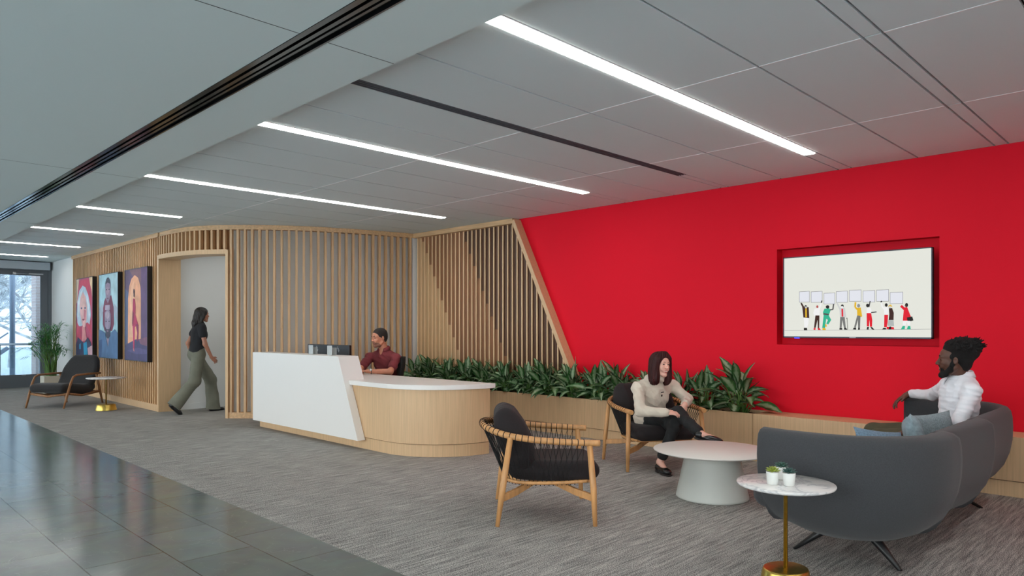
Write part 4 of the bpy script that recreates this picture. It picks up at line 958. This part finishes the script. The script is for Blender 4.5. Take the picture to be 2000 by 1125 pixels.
def facebits(H, R, par, iris, brow, teeth, bz=.030, bw=.0032):
    if teeth:
        v = Vol(.0022); v.ell(H((0, .0830, -.0612)), np.array((.0200, .008, .0075))*HS, R, .002); v.build('teeth', mat('teeth_'+par.name, (232, 228, 220), .3), par)
    ew = bpy.data.materials.get('eye_white') or mat('eye_white', (215, 210, 205), .2)
    for s_ in (-1, 1):
        c = Vector(H((s_*.031, .0705, .0055))); e = G().lathe([(.0001, -.0115*HS)]+[(.0115*HS*math.cos(a), .0115*HS*math.sin(a)) for a in [(-80+20*k)*math.pi/180 for k in range(9)]]+[(.0001, .0115*HS)], (0, 0, 0), 14)
        # turn the lathe axis to the gaze direction
        f = Vector(R[:, 1]); q = Vector((0, 0, 1)).rotation_difference(f)
        e.m = [1 if max(e.v[i][2] for i in fc) > .0098*HS else 0 for fc in e.f]
        e.v = [tuple(q@Vector(p)+c) for p in e.v]; e.build('eye', [ew, iris], par)
    for s_ in (-1, 1):
        v = Vol(.0025); v.chain([H((s_*.014, .0885, bz-.001)), H((s_*.031, .0865, bz+.003)), H((s_*.047, .073, bz-.003))], [bw, bw*1.1, bw*.6], .002); v.build('eyebrow', brow, par)
def hand(v, W, d, n, s_, curl=(.5, .5, .5, .6), sc=1.0, thumb=.5, spread=.06):
    W = np.array(W, float); d = np.array(Vector(d).normalized()); n = np.array(n, float); n = n-d*n.dot(d); n /= np.linalg.norm(n); s0 = np.cross(d, n); s_ = s0*np.sign(s0.dot(np.array(s_, float)) or 1)
    R = np.stack([s_, d, n], 1)
    v.ell(W+d*.048*sc, np.array((.040, .054, .0155))*sc, R, .012); v.cone(W-d*.01, W+d*.03*sc, .025*sc, .022*sc, .015)
    for i in range(4):
        off = (.029-.0195*i)*sc; b = W+d*(.088-.004*abs(i-1.2))*sc+s_*off; a = 0; L = (.92, 1.03, .97, .78)[i]*sc; dirn = d+s_*spread*(1.3-i)
        dirn /= np.linalg.norm(dirn); p = b-dirn*.012
        rs = [.0088, .0080, .0074, .0062]
        for j, sl_ in enumerate((.043, .026, .021)):
            a += curl[i]*(.5, 1.0, .7)[j]; dj_ = dirn*math.cos(a)-n*math.sin(a); q = p+dj_*sl_*L; v.cone(p, q, rs[j]*sc, rs[j+1]*sc, .004); p = q
    t0 = W+d*.022*sc+s_*.026*sc; t1 = t0+(d*.62+s_*.65-n*.3*thumb)*.044*sc; t2 = t1+(d*.85+s_*.25-n*.45*thumb)*.032*sc
    v.cone(t0, t1, .0125*sc, .0105*sc, .010); v.cone(t1, t2, .0105*sc, .0082*sc, .004)
def frameof(up, right): 
    u = np.array(Vector(up).normalized()); r_ = np.array(right, float); r_ = r_-u*r_.dot(u); r_ /= np.linalg.norm(r_); f = np.cross(u, r_); return np.stack([r_, f, u], 1)
def torso(v, J, g=0.0, fem=0, k=.05):
    up = J['neck']-J['pelvis']; R = frameof(up, J['shR']-J['shL']); P, N = np.array(J['pelvis']), np.array(J['neck']); L = np.linalg.norm(N-P)
    def at_(f): return P+(N-P)*f
    w_ = .9 if fem else 1.0
    v.ell(at_(.02), np.array((.158*(1.04 if fem else 1), .112, .115))+g, R, k); v.ell(at_(.30), np.array((.132*w_, .098, .14))+g, R, k); v.ell(at_(.64), np.array((.158*w_, .112, .17))+g, R, k)
    if fem:
        for s_ in (-1, 1): v.ell(at_(.60)+R@np.array((s_*.065, .070, 0)), np.array((.055, .04, .055))+g*.7, R, .05)
    ch = at_(.84)
    for s in ('shL', 'shR'): v.cone(ch, np.array(J[s]), .075+g*.6, .050+g*.6, .05)
    v.cone(at_(.86), at_(.98), .078+g, .055+g, .04)
    return R, at_
def limbs(v, J, s=1.0, hands=True):
    for a in 'LR':
        v.cone(J['sh'+a], J['el'+a], .047*s, .038*s, .03); v.cone(J['el'+a], J['wr'+a], .039*s, .026*s, .02)
        v.cone(J['hip'+a], J['kn'+a], .082*s, .054*s, .04); v.cone(J['kn'+a], J['an'+a], .054*s, .035*s, .03)
        c = (Vector(J['kn'+a])*.68+Vector(J['an'+a])*.32); tt_ = J['an'+a]+(J['toe'+a]-J['an'+a])*.75; v.cone(J['an'+a], tt_, .034*s, .022*s, .02)
def shoe(J, a, par, m, lift=.0, sole=None, hi=0.0):
    an, toe = Vector(J['an'+a]), Vector(J['toe'+a]); d = (toe-an); d.z = d.z if lift else 0; d.normalize(); s_ = d.cross(Vector((0, 0, 1))).normalized(); u = s_.cross(d); R = np.array([[s_.x, d.x, u.x], [s_.y, d.y, u.y], [s_.z, d.z, u.z]])
    o = np.array(an)-np.array(u)*(.004 if lift else .055)
    v = Vol(.004); w_ = lambda q: o+R@np.array(q)
    v.ell(w_((0, -.02, 0)), (.036, .048, .042), R, .02); v.ell(w_((0, .07, -.012)), (.042, .078, .036), R, .02); v.ell(w_((0, .13, -.012)), (.042, .058, .030), R, .02); v.ell(w_((0, .0, .045)), (.022, .034, .04), R, .01, True)
    v.cone(w_((0, -.1, -.075)), w_((0, .3, -.075)), .04, .04, .004, True)
    so = v.build('shoe', m, par)
    v = Vol(.004); v.ell(w_((0, -.02, -.036)), (.037, .050, .012), R, .01); v.ell(w_((0, .11, -.038)), (.046, .090, .013), R, .03); v.build('sole', sole or M['black'], so)
K_ = Vol
def person(label, pos): 
    r = empty('person', (pos[0], pos[1], 0)); tag(r, label, 'person'); return r
def par_at(o, r): o.matrix_parent_inverse = Matrix.Translation(-Vector(r.location)); return o
def finish(r):
    bpy.context.view_layer.update()
    for c in kids(r): c.matrix_parent_inverse = Matrix.Translation(-Vector(r.location))
iris = mat('dark_iris', (40, 26, 20), .15); lash = mat('dark_eyelid_line', (44, 28, 24), .6)
# ---------------------------------------------------------------- man on the sofa
r = person('bearded man in a white shirt and olive trousers seated on the grey sofa', (6.05, 1.5)); HS = 1.0
J = dict(pelvis=at(1868, 838, 5.28), neck=at(1877, 738, 5.23))
J['shL'] = at(1898, 764, 5.06); J['shR'] = at(1851, 754, 5.42)
J['elR'] = at(1822, 771, 5.70); J['wrR'] = at(1781, 769, 5.96)
J['elL'] = at(1872, 828, 5.0); J['wrL'] = at(1790, 840, 5.22)
J['hipL'] = at(1850, 856, 5.20); J['hipR'] = at(1838, 848, 5.42); J['knL'] = at(1716, 855, 5.52); J['knR'] = at(1706, 843, 5.80)
for a, p in (('L', (5.98, 2.12)), ('R', (6.22, 2.20))):
    k = J['kn'+a]; J['an'+a] = Vector((k.x+.02, k.y+.10, .09)); J['toe'+a] = J['an'+a]+Vector((-.03, .16, -.05))
J = {k: np.array(v) for k, v in J.items()}
hp = at(1862, 703, 5.20); H, R = headframe(hp, rd(-.85, .50, -.02))
sk = skinmat('deep_brown_skin', (92, 58, 44)); lip = mat('brown_lip', (120, 66, 58), .45)
v = Vol(.005); v.fine = [(hp-Vector((.13, .13, .15)), hp+Vector((.13, .13, .15)), .0022)]; torso(v, J); v.cone(J['neck'], H((0, -.025, -.05)), .056, .052, .02); head(v, H, R, smile=1); limbs(v, J)
hd = rd(-.55, .25, -.8); hand(v, J['wrR']+np.array(rd(-.6, .5, -.1))*.02, rd(-.80, .35, -.55), rd(-.35, .2, .9), rd(-.3, -.8, -.1), (.55, .45, .35, .3), 1.08, .6, .10)
hand(v, J['wrL'], rd(-.9, .3, -.15), (0, 0, 1), rd(.2, .9, 0), (.5, .5, .5, .5), 1.0)
v.build('body', [sk, lip, sk, lash], r)
bk = mat('black_coily_hair', (16, 13, 13), .95, bump=.9, bscale=240)
facebits(H, R, r, iris, bk, True, bz=.030)
rr = random.Random(2); v = Vol(.005); v.ell(H((0, -.048, .085)), (.088, .112, .070), R, .02); v.ell(H((0, -.095, .055)), (.078, .072, .062), R, .03); v.ell(H((0, -.02, .03)), (.0790, .085, .07), R, .01); v.ell(H((0, -.070, -.01)), (.064, .052, .075), R, .03)
for i in range(520):
    az = rr.uniform(0, 6.28); el = rr.uniform(-.25, 1.5); d = np.array((math.cos(az)*math.cos(el), math.sin(az)*math.cos(el), math.sin(el)))
    if d[1] > .3 and d[2] < .45: continue
    if d[1] > -.35 and d[2] < .0: continue
    c_ = np.array((0, -.055, .078)); b = c_+d*np.array((.090, .116, .076)); v.cone(H(b-d*.006), H(b+d*.006), .0095, rr.uniform(.004, .010), .003)
for i in range(150):
    az = rr.uniform(0, 6.28); el = rr.uniform(.1, 1.5); d = np.array((math.cos(az)*math.cos(el), math.sin(az)*math.cos(el)-.25, math.sin(el)*.9)); d /= np.linalg.norm(d)
    if d[1] > .55 and d[2] < .55: continue
    b = np.array((0, -.058, .078))+d*np.array((.084, .110, .072)); ln_ = rr.uniform(.008, .024)+(.012 if d[1] < -.5 else 0)
    e = b+(d+np.array((rr.uniform(-.4, .4), rr.uniform(-.5, .1), rr.uniform(-.2, .4))))*ln_; v.cone(H(b), H(e), .008, rr.uniform(.003, .005), .003)
v.ell(H((0, .095, .01)), (.075, .052, .068), R, .008, True); v.build('hair', bk, r)
v = Vol(.0035)
for s_ in (-1, 1): v.chain([H((s_*.069, .0, .012)), H((s_*.067, .008, -.03)), H((s_*.058, .022, -.07)), H((s_*.034, .052, -.100)), H((0, .074, -.112))], [.009, .013, .020, .021, .021], .012)
v.ell(H((0, .06, -.10)), (.038, .026, .024), R, .01)
for s_ in (-1, 1): v.chain([H((0, .0905, -.0425)), H((s_*.022, .084, -.047)), H((s_*.033, .072, -.066)), H((s_*.026, .070, -.09))], [.0045, .005, .008, .014], .006)
v.build('beard', bk, r)
shirt = mat('crisp_white_shirt', (232, 233, 240), .75, bump=.05, bscale=150)
v = Vol(.005); v.noise = wrinkle(.0055, 1.5, 5); Rt, at_ = torso(v, J, .016)
for a in 'LR':
    v.cone(J['sh'+a], J['el'+a], .058, .050, .03); w_ = J['wr'+a]; e_ = J['el'+a]; v.cone(e_, e_+(w_-e_)*.96, .049, .035, .02)
v.cone(J['neck']+Rt@np.array((0, .03, .02)), J['neck']+Rt@np.array((0, .12, -.06)), .040, .006, .01, True)
v.build('shirt', shirt, r)
# collar: two flaps around the neck, and cuffs
def collar(J, Rt, m, r, rad=.064, h=.038, drop=.030, open_=.75):
    g = G(); c = J['neck']; rows = []; n = 28
    for i in range(n+1):
        a = -math.pi/2+(2*math.pi-open_)*(i/n)+open_/2+math.pi; a = math.pi/2+open_/2+(2*math.pi-open_)*i/n
        q = np.array((math.cos(a), math.sin(a), 0)); fr = max(0, math.sin(a)); row = []
        for rr_, z in ((rad*.92, -.02), (rad*.95, h-.022*fr), (rad, h+.003-.022*fr), (rad*1.07, h-.003-.022*fr), (rad*1.32+.020*fr, h-drop-.020*fr), (rad*1.28+.018*fr, h-drop-.024*fr)):
            row.append(tuple(c+Rt@(q*rr_*np.array((1.0, 1.05, 1))+np.array((0, 0, z)))))
        rows.append(row)
    g.grid(rows); o = g.build('collar', m, r); s_ = o.modifiers.new('t', 'SOLIDIFY'); s_.thickness = .003; return o
collar(J, Rt, shirt, r, .068, .056, .040, .9)
w_ = J['wrR']; e_ = J['elR']; d = (w_-e_)/np.linalg.norm(w_-e_); v = Vol(.004); v.cone(w_-d*.055, w_-d*.005, .037, .036, .004); v.build('cuff', shirt, r)
ol = mat('olive_trousers', (76, 72, 52), .9, vary=.08, scale=20, bump=.08, bscale=200)
v = Vol(.006); v.noise = wrinkle(.004, .6, 9); v.ell(J['pelvis']+np.array((0, 0, -.02)), (.17, .14, .12), frameof((0, 0, 1), J['shR']-J['shL']), .04)
for a in 'LR': v.cone(J['hip'+a], J['kn'+a], .096, .070, .04); v.cone(J['kn'+a], J['an'+a], .068, .055, .03)
v.build('trousers', ol, r)
for a in 'LR': shoe(J, a, r, mat('brown_leather', (70, 44, 30), .4))
W_l = J['wrL']; d = (W_l-J['elL'])/np.linalg.norm(W_l-J['elL']); Vn = Vector(d)
g = G(); q = Vector((0, 0, 1)).rotation_difference(Vn); band = [Vector(W_l)+q@Vector((.031*math.cos(a), .031*math.sin(a), 0)) for a in [k*math.pi/10 for k in range(21)]]
g.tube(band, .008, 8, cap=False, flat=(.5, 1)); wt = g.build('wristwatch_strap', mat('tan_strap', (150, 92, 52), .5), r)
g = G(); up_ = (rd(-.2, -.9, .9)); qq = Vector((0, 0, 1)).rotation_difference(up_); g.lathe([(0, 0), (.021, 0), (.021, .008), (.017, .010), (0, .010)], n=28); g.v = [tuple(Vector(W_l)+qq@(Vector(p)+Vector((0, 0, .028)))) for p in g.v]; g.build('wristwatch', mat('watch_dark', (50, 34, 30), .3, .4), wt)
finish(r)
# ---------------------------------------------------------------- woman in the chair
r = person('dark haired woman in a cream sweater and black trousers, legs crossed in the lounge chair', (6.0, 4.0)); HS = .93
J = dict(pelvis=at(1272, 818, 7.04), neck=at(1275, 742, 6.93), shR=at(1246, 758, 6.86), shL=at(1314, 754, 7.08), elR=at(1251, 803, 6.66), wrR=at(1300, 806, 6.52), elL=at(1342, 780, 6.98), wrL=at(1337, 791, 6.76),
         hipR=at(1262, 822, 6.98), hipL=at(1288, 826, 7.05), knR=at(1324, 808, 6.62), anR=at(1372, 850, 6.34), toeR=at(1404, 858, 6.30), knL=at(1318, 832, 6.62), anL=at(1289, 900, 6.66), toeL=at(1304, 922, 6.52))
J = {k: np.array(v) for k, v in J.items()}; J['toeL'][2] = .03; J['anL'][2] = .10
HS = .96; hp = at(1290, 712, 6.86); H, R = headframe(hp, rd(.50, -.86, -.03), rd(.08, -.03, 1))
sk = skinmat('fair_skin', (228, 176, 158)); lip = mat('rose_lip', (196, 110, 104), .45)
v = Vol(.005); v.fine = [(hp-Vector((.12, .12, .14)), hp+Vector((.12, .12, .14)), .0022)]; torso(v, J, -.01, 1); v.cone(J['neck'], H((0, -.025, -.05)), .048, .045, .02); head(v, H, R, smile=1, fem=1); limbs(v, J, .88)
hand(v, J['wrL'], rd(-.35, -.35, -.75), rd(.25, -.6, .5), rd(-.8, -.2, .1), (.35, .35, .4, .45), .92, .4, .05)
hand(v, J['wrR'], rd(.8, -.1, .0), rd(.1, -.4, .9), rd(.3, .8, .1), (.5, .5, .5, .5), .9)
v.build('body', [sk, lip, sk, lash], r)
hr = mat('dark_auburn_hair', (52, 15, 15), .6, spec=.3, vary=.3, scale=30, stretch=(1, 1, .1), bump=.25, bscale=60)
facebits(H, R, r, iris, mat('brown_brow', (60, 38, 30), .8), True, bz=.028, bw=.0022)
v = Vol(.0035); v.noise = strands(hp, R, .0016); v.ell(H((0, -.022, .045)), np.array((.088, .106, .088))*.95, R, .03); v.ell(H((0, -.055, -.04)), (.088, .068, .13), R, .04)
for s_ in (-1, 1):
    v.chain([H((s_*.026, .040, .112)), H((s_*.062, .036, .06)), H((s_*.080, .022, 0)), H((s_*.085, .020, -.07)), H((s_*.080, .034, -.14)), H((s_*.070, .044, -.185))], [.020, .024, .024, .026, .023, .010], .04)
    v.ell(H((s_*.082, -.012, -.07)), (.030, .050, .12), R, .04); v.ell(H((s_*.075, .0, -.13)), (.028, .052, .07), R, .04)
v.ell(H((0, .088, -.018)), (.060, .078, .088), R, .01, True); v.ell(H((0, .07, -.14)), (.045, .06, .08), R, .01, True); v.cone(H((0, .10, .13)), H((0, .0, .142)), .004, .003, .006, True)
v.build('hair', hr, r)
sw = mat('cream_knit', (212, 200, 184), .95, vary=.03, bump=.3, bscale=180, sheen=.2)
v = Vol(.0055); v.noise = wrinkle(.0065, 1.3, 21); Rt, at_ = torso(v, J, .018, 1)
v.ell(at_(.06), (.178, .14, .09), Rt, .05)
for a, f in (('L', .80), ('R', 1.0)):
    v.cone(J['sh'+a], J['el'+a], .056, .054, .04); v.cone(J['el'+a], J['el'+a]+(J['wr'+a]-J['el'+a])*f, .053, .040, .03); v.cone(J['neck'], H((0, .0, -.13)), .055, .050, .01)
v.build('sweater', sw, r)
bt = mat('black_denim', (26, 27, 29), .85, vary=.15, scale=40, bump=.15, bscale=250)
v = Vol(.0055); v.noise = wrinkle(.006, 1.6, 31); v.ell(J['pelvis']+np.array((0, 0, -.02)), (.165, .13, .11), frameof((0, 0, 1), J['shR']-J['shL']), .04)
v.cone(J['hipR'], J['knR'], .090, .066, .04); v.cone(J['knR'], J['knR']+(J['anR']-J['knR'])*.80, .064, .047, .03); v.cone(J['hipL'], J['knL'], .085, .064, .03); v.cone(J['knL'], J['knL']+(J['anL']-J['knL'])*.78, .062, .047, .02)
v.build('trousers', bt, r)
for a in 'LR':
    p = J['kn'+a]+(J['an'+a]-J['kn'+a])*.80; d = (J['an'+a]-J['kn'+a]); d /= np.linalg.norm(d); v = Vol(.004); v.cone(p-d*.03, p+d*.005, .050, .051, .006); v.build('trouser_cuff', bt, r)
lf_ = mat('black_loafer', (20, 20, 22), .25); so = mat('dark_sole', (34, 26, 24), .6)
shoe(J, 'L', r, lf_, sole=so); shoe(J, 'R', r, lf_, lift=1, sole=so)
g = G(); c = H((0, .03, -.135)); pts = [c+Rt@np.array((.062*math.cos(a), .075+.05*math.sin(a)*.4, -.05+.075*math.sin(a))) for a in [math.pi+math.pi*k/12 for k in range(13)]]
ft = Rt@np.array((0, .152, 0)); cc = at_(.80); g.obox(cc+ft+Rt@np.array((0, -.005, .0)), Rt@np.array((.016, 0, 0)), Rt@np.array((0, .003, 0)), Rt@np.array((0, 0, .004))); g.obox(cc+ft+Rt@np.array((.01, .0, -.03)), Rt@np.array((.007, 0, 0)), Rt@np.array((0, .003, 0)), Rt@np.array((0, 0, .009)))
g.build('necklace', M['black'], r); finish(r)
# ---------------------------------------------------------------- receptionist
r = person('man with short hair in a maroon polo shirt seated behind the reception desk', (5.62, 8.0)); HS = 1.03
J = dict(pelvis=at(758, 762, 9.62), neck=at(750, 683, 9.56), shR=at(723, 697, 9.62), shL=at(774, 700, 9.46), elR=at(703, 722, 9.42), wrR=at(706, 726, 9.22), elL=at(762, 726, 9.26), wrL=at(722, 725, 9.17))
P0 = J['pelvis']; J['hipL'] = P0+Vector((-.08, -.06, -.03)); J['hipR'] = P0+Vector((.06, .1, -.03)); J['pelvis'].z = .58
for a, o_ in (('L', (.0, .36)), ('R', (.02, .50))):
    J['hip'+a].z = .54; J['kn'+a] = Vector((P0.x-.18+o_[0], P0.y+o_[1], .52)); J['an'+a] = J['kn'+a]+Vector((.12, .0, -.43)); J['toe'+a] = J['an'+a]+Vector((-.08, .13, -.06))
J = {k: np.array(v) for k, v in J.items()}
hp = at(740, 660, 9.50); H, R = headframe(hp, rd(-.72, -.69, -.10))
sk = skinmat('tan_skin', (206, 140, 112)); lip = mat('tan_lip', (170, 92, 80), .45)
v = Vol(.006); v.fine = [(hp-Vector((.13, .13, .15)), hp+Vector((.13, .13, .15)), .0025)]; torso(v, J); v.cone(J['neck'], H((0, -.025, -.05)), .060, .056, .02); head(v, H, R); limbs(v, J, 1.04)
hand(v, J['wrL'], rd(-.98, .1, .02), (0, 0, 1), rd(.1, .9, 0), (.35, .4, .45, .5), 1.0); hand(v, J['wrR'], rd(-.5, -.6, -.0), (0, 0, 1), rd(.7, -.5, 0), (.4, .4, .5, .5), 1.0)
st_ = mat('stubbled_skin', (134, 92, 76), .8)
v.reg = [(H((0, .055, -.092)), np.array((.070, .075, .046))*HS, R, 2)]+[(H((0, .09, -.062)), np.array((.034, .03, .026))*HS, R, 2)]+v.reg
v.build('body', [sk, lip, st_, lash], r)
sh_ = mat('short_dark_hair', (38, 30, 27), .8, bump=.4, bscale=200)
facebits(H, R, r, iris, sh_, False, bz=.028, bw=.004)
v = Vol(.005); v.ell(H((0, -.024, .045)), np.array((.081, .103, .086))*HS, R, .01); v.ell(H((0, -.05, .005)), np.array((.079, .07, .08))*HS, R, .02); v.ell(H((0, .105, .0)), np.array((.09, .062, .085))*HS, R, .006, True); v.ell(H((0, .02, -.06)), np.array((.12, .08, .07))*HS, R, .006, True); v.build('hair', sh_, r)
polo = mat('maroon_jersey', (126, 52, 58), .9, vary=.06, bump=.2, bscale=200)
v = Vol(.006); v.noise = wrinkle(.007, 1.5, 41); Rt, at_ = torso(v, J, .014)
for a in 'LR': v.cone(J['sh'+a], J['sh'+a]+(J['el'+a]-J['sh'+a])*.66, .062, .063, .03)
v.cone(J['neck']+Rt@np.array((0, .03, .02)), J['neck']+Rt@np.array((0, .12, -.06)), .040, .010, .01, True); v.build('polo_shirt', polo, r)
collar(J, Rt, polo, r, .070, .042, .034, 1.0)
v = Vol(.008); tr2 = mat('navy_trousers', (36, 40, 52), .9); v.ell(J['pelvis']+np.array((0, 0, -.03)), (.17, .14, .12), Rt, .04)
for a in 'LR': v.cone(J['hip'+a], J['kn'+a], .09, .066, .04); v.cone(J['kn'+a], J['an'+a], .066, .052, .03)
v.build('trousers', tr2, r)
for a in 'LR': shoe(J, a, r, M['black'])
w_ = J['wrL']; Vn = Vector(J['wrL']-J['elL']).normalized(); q = Vector((0, 0, 1)).rotation_difference(Vn)
g = G(); g.tube([Vector(w_)-Vn*.02+q@Vector((.032*math.cos(a), .032*math.sin(a), 0)) for a in [k*math.pi/10 for k in range(21)]], .009, 8, cap=False, flat=(.5, 1)); wt = g.build('watch_strap', M['black'], r)
g = G(); qq = Vector((0, 0, 1)).rotation_difference(rd(-.1, -.75, .65)); g.lathe([(0, 0), (.02, 0), (.02, .007), (0, .008)], n=24); g.v = [tuple(Vector(w_)-Vn*.02+qq@(Vector(p)+Vector((0, 0, .029)))) for p in g.v]; g.build('watch_face', mat('watch_silver', (215, 215, 212), .25, .5), wt)
finish(r)
# ---------------------------------------------------------------- walking woman
r = person('long haired woman in a black top and wide olive trousers walking past the doorway', (4.52, 11.7)); HS = .95
def w3(x, y, z): return np.array((4.49+x, 11.72+y, z))      # x: walking direction
J = dict(pelvis=w3(0, 0, .98), neck=w3(.06, 0, 1.44), shR=w3(.02, -.165, 1.385), shL=w3(.07, .165, 1.385), elR=w3(.06, -.20, 1.11), wrR=w3(.17, -.19, .89), elL=w3(-.05, .215, 1.12), wrL=w3(.02, .22, .88),
         hipR=w3(0, -.08, .93), hipL=w3(0, .08, .93), knR=w3(-.06, -.09, .52), anR=w3(-.38, -.09, .14), toeR=w3(-.27, -.10, .03), knL=w3(.26, .08, .52), anL=w3(.30, .08, .09), toeL=w3(.44, .08, .03))
H, R = headframe((4.49+.10, 11.72, 1.585), (1, .02, -.04)); sk = skinmat('light_brown_skin', (176, 122, 100))
v = Vol(.0065); torso(v, J, -.012, 1); v.cone(J['neck'], H((0, -.025, -.05)), .046, .044, .02); head(v, H, R, fem=1); limbs(v, J, .9)
hand(v, J['wrR'], (.75, 0, -.65), (.3, -.9, 0), (.6, 0, .6), (.5, .5, .55, .6), .9); hand(v, J['wrL'], (.2, 0, -1), (0, 1, 0), (1, 0, 0), (.4, .45, .5, .55), .9); v.build('body', [sk, lip, sk, lash], r)
dh = mat('long_black_hair', (24, 18, 18), .45, bump=.2, bscale=60); facebits(H, R, r, iris, dh, False, bw=.0025)
v = Vol(.005); v.noise = strands((4.59, 11.72, 1.585), R, .002); v.ell(H((0, -.026, .042)), (.084, .104, .086), R, .02); v.ell(H((0, -.075, -.03)), (.075, .06, .11), R, .03); v.chain([H((0, -.09, -.05)), H((0, -.115, -.15)), H((0, -.14, -.28))], [.062, .055, .022], .03)
for s_ in (-1, 1): v.chain([H((s_*.07, .01, .05)), H((s_*.075, -.02, -.04)), H((s_*.06, -.06, -.14))], [.022, .022, .03], .03)
v.ell(H((0, .092, -.02)), (.06, .072, .088), R, .01, True); v.build('hair', dh, r)
v = Vol(.006); v.noise = wrinkle(.004, .7, 51); Rt, at_ = torso(v, J, .008, 1)
for a in 'LR': v.cone(J['sh'+a], J['sh'+a]+(J['el'+a]-J['sh'+a])*.42, .062, .064, .03)
v.cone(J['neck'], H((0, .06, -.16)), .05, .03, .01, True); v.cone(w3(0, -.2, .78), w3(0, .2, .78), .17, .17, .01, True); v.build('top', mat('black_jersey', (30, 31, 36), .9), r)
v = Vol(.007); v.noise = wrinkle(.007, .5, 61); v.ell(J['pelvis']+np.array((0, 0, .0)), (.125, .165, .14), None, .04)
for a in 'LR':
    k, an_ = J['kn'+a], J['an'+a]; v.cone(J['hip'+a], k, .105, .092, .04); v.cone(k, k+(an_-k)*1.12, .090, .112, .04)
v.ell(w3(0, 0, -3.96), (4, 4, 4), None, .003, True); dr_ = (J['anR']-J['knR'])/np.linalg.norm(J['anR']-J['knR']); v.ell(J['anR']+dr_*4.012, (4, 4, 4), None, .003, True)
v.build('wide_trousers', mat('sage_olive_cloth', (116, 117, 104), .9, vary=.06), r)
for a in 'LR': shoe(J, a, r, M['black'], lift=1 if a == 'R' else 0)
finish(r)
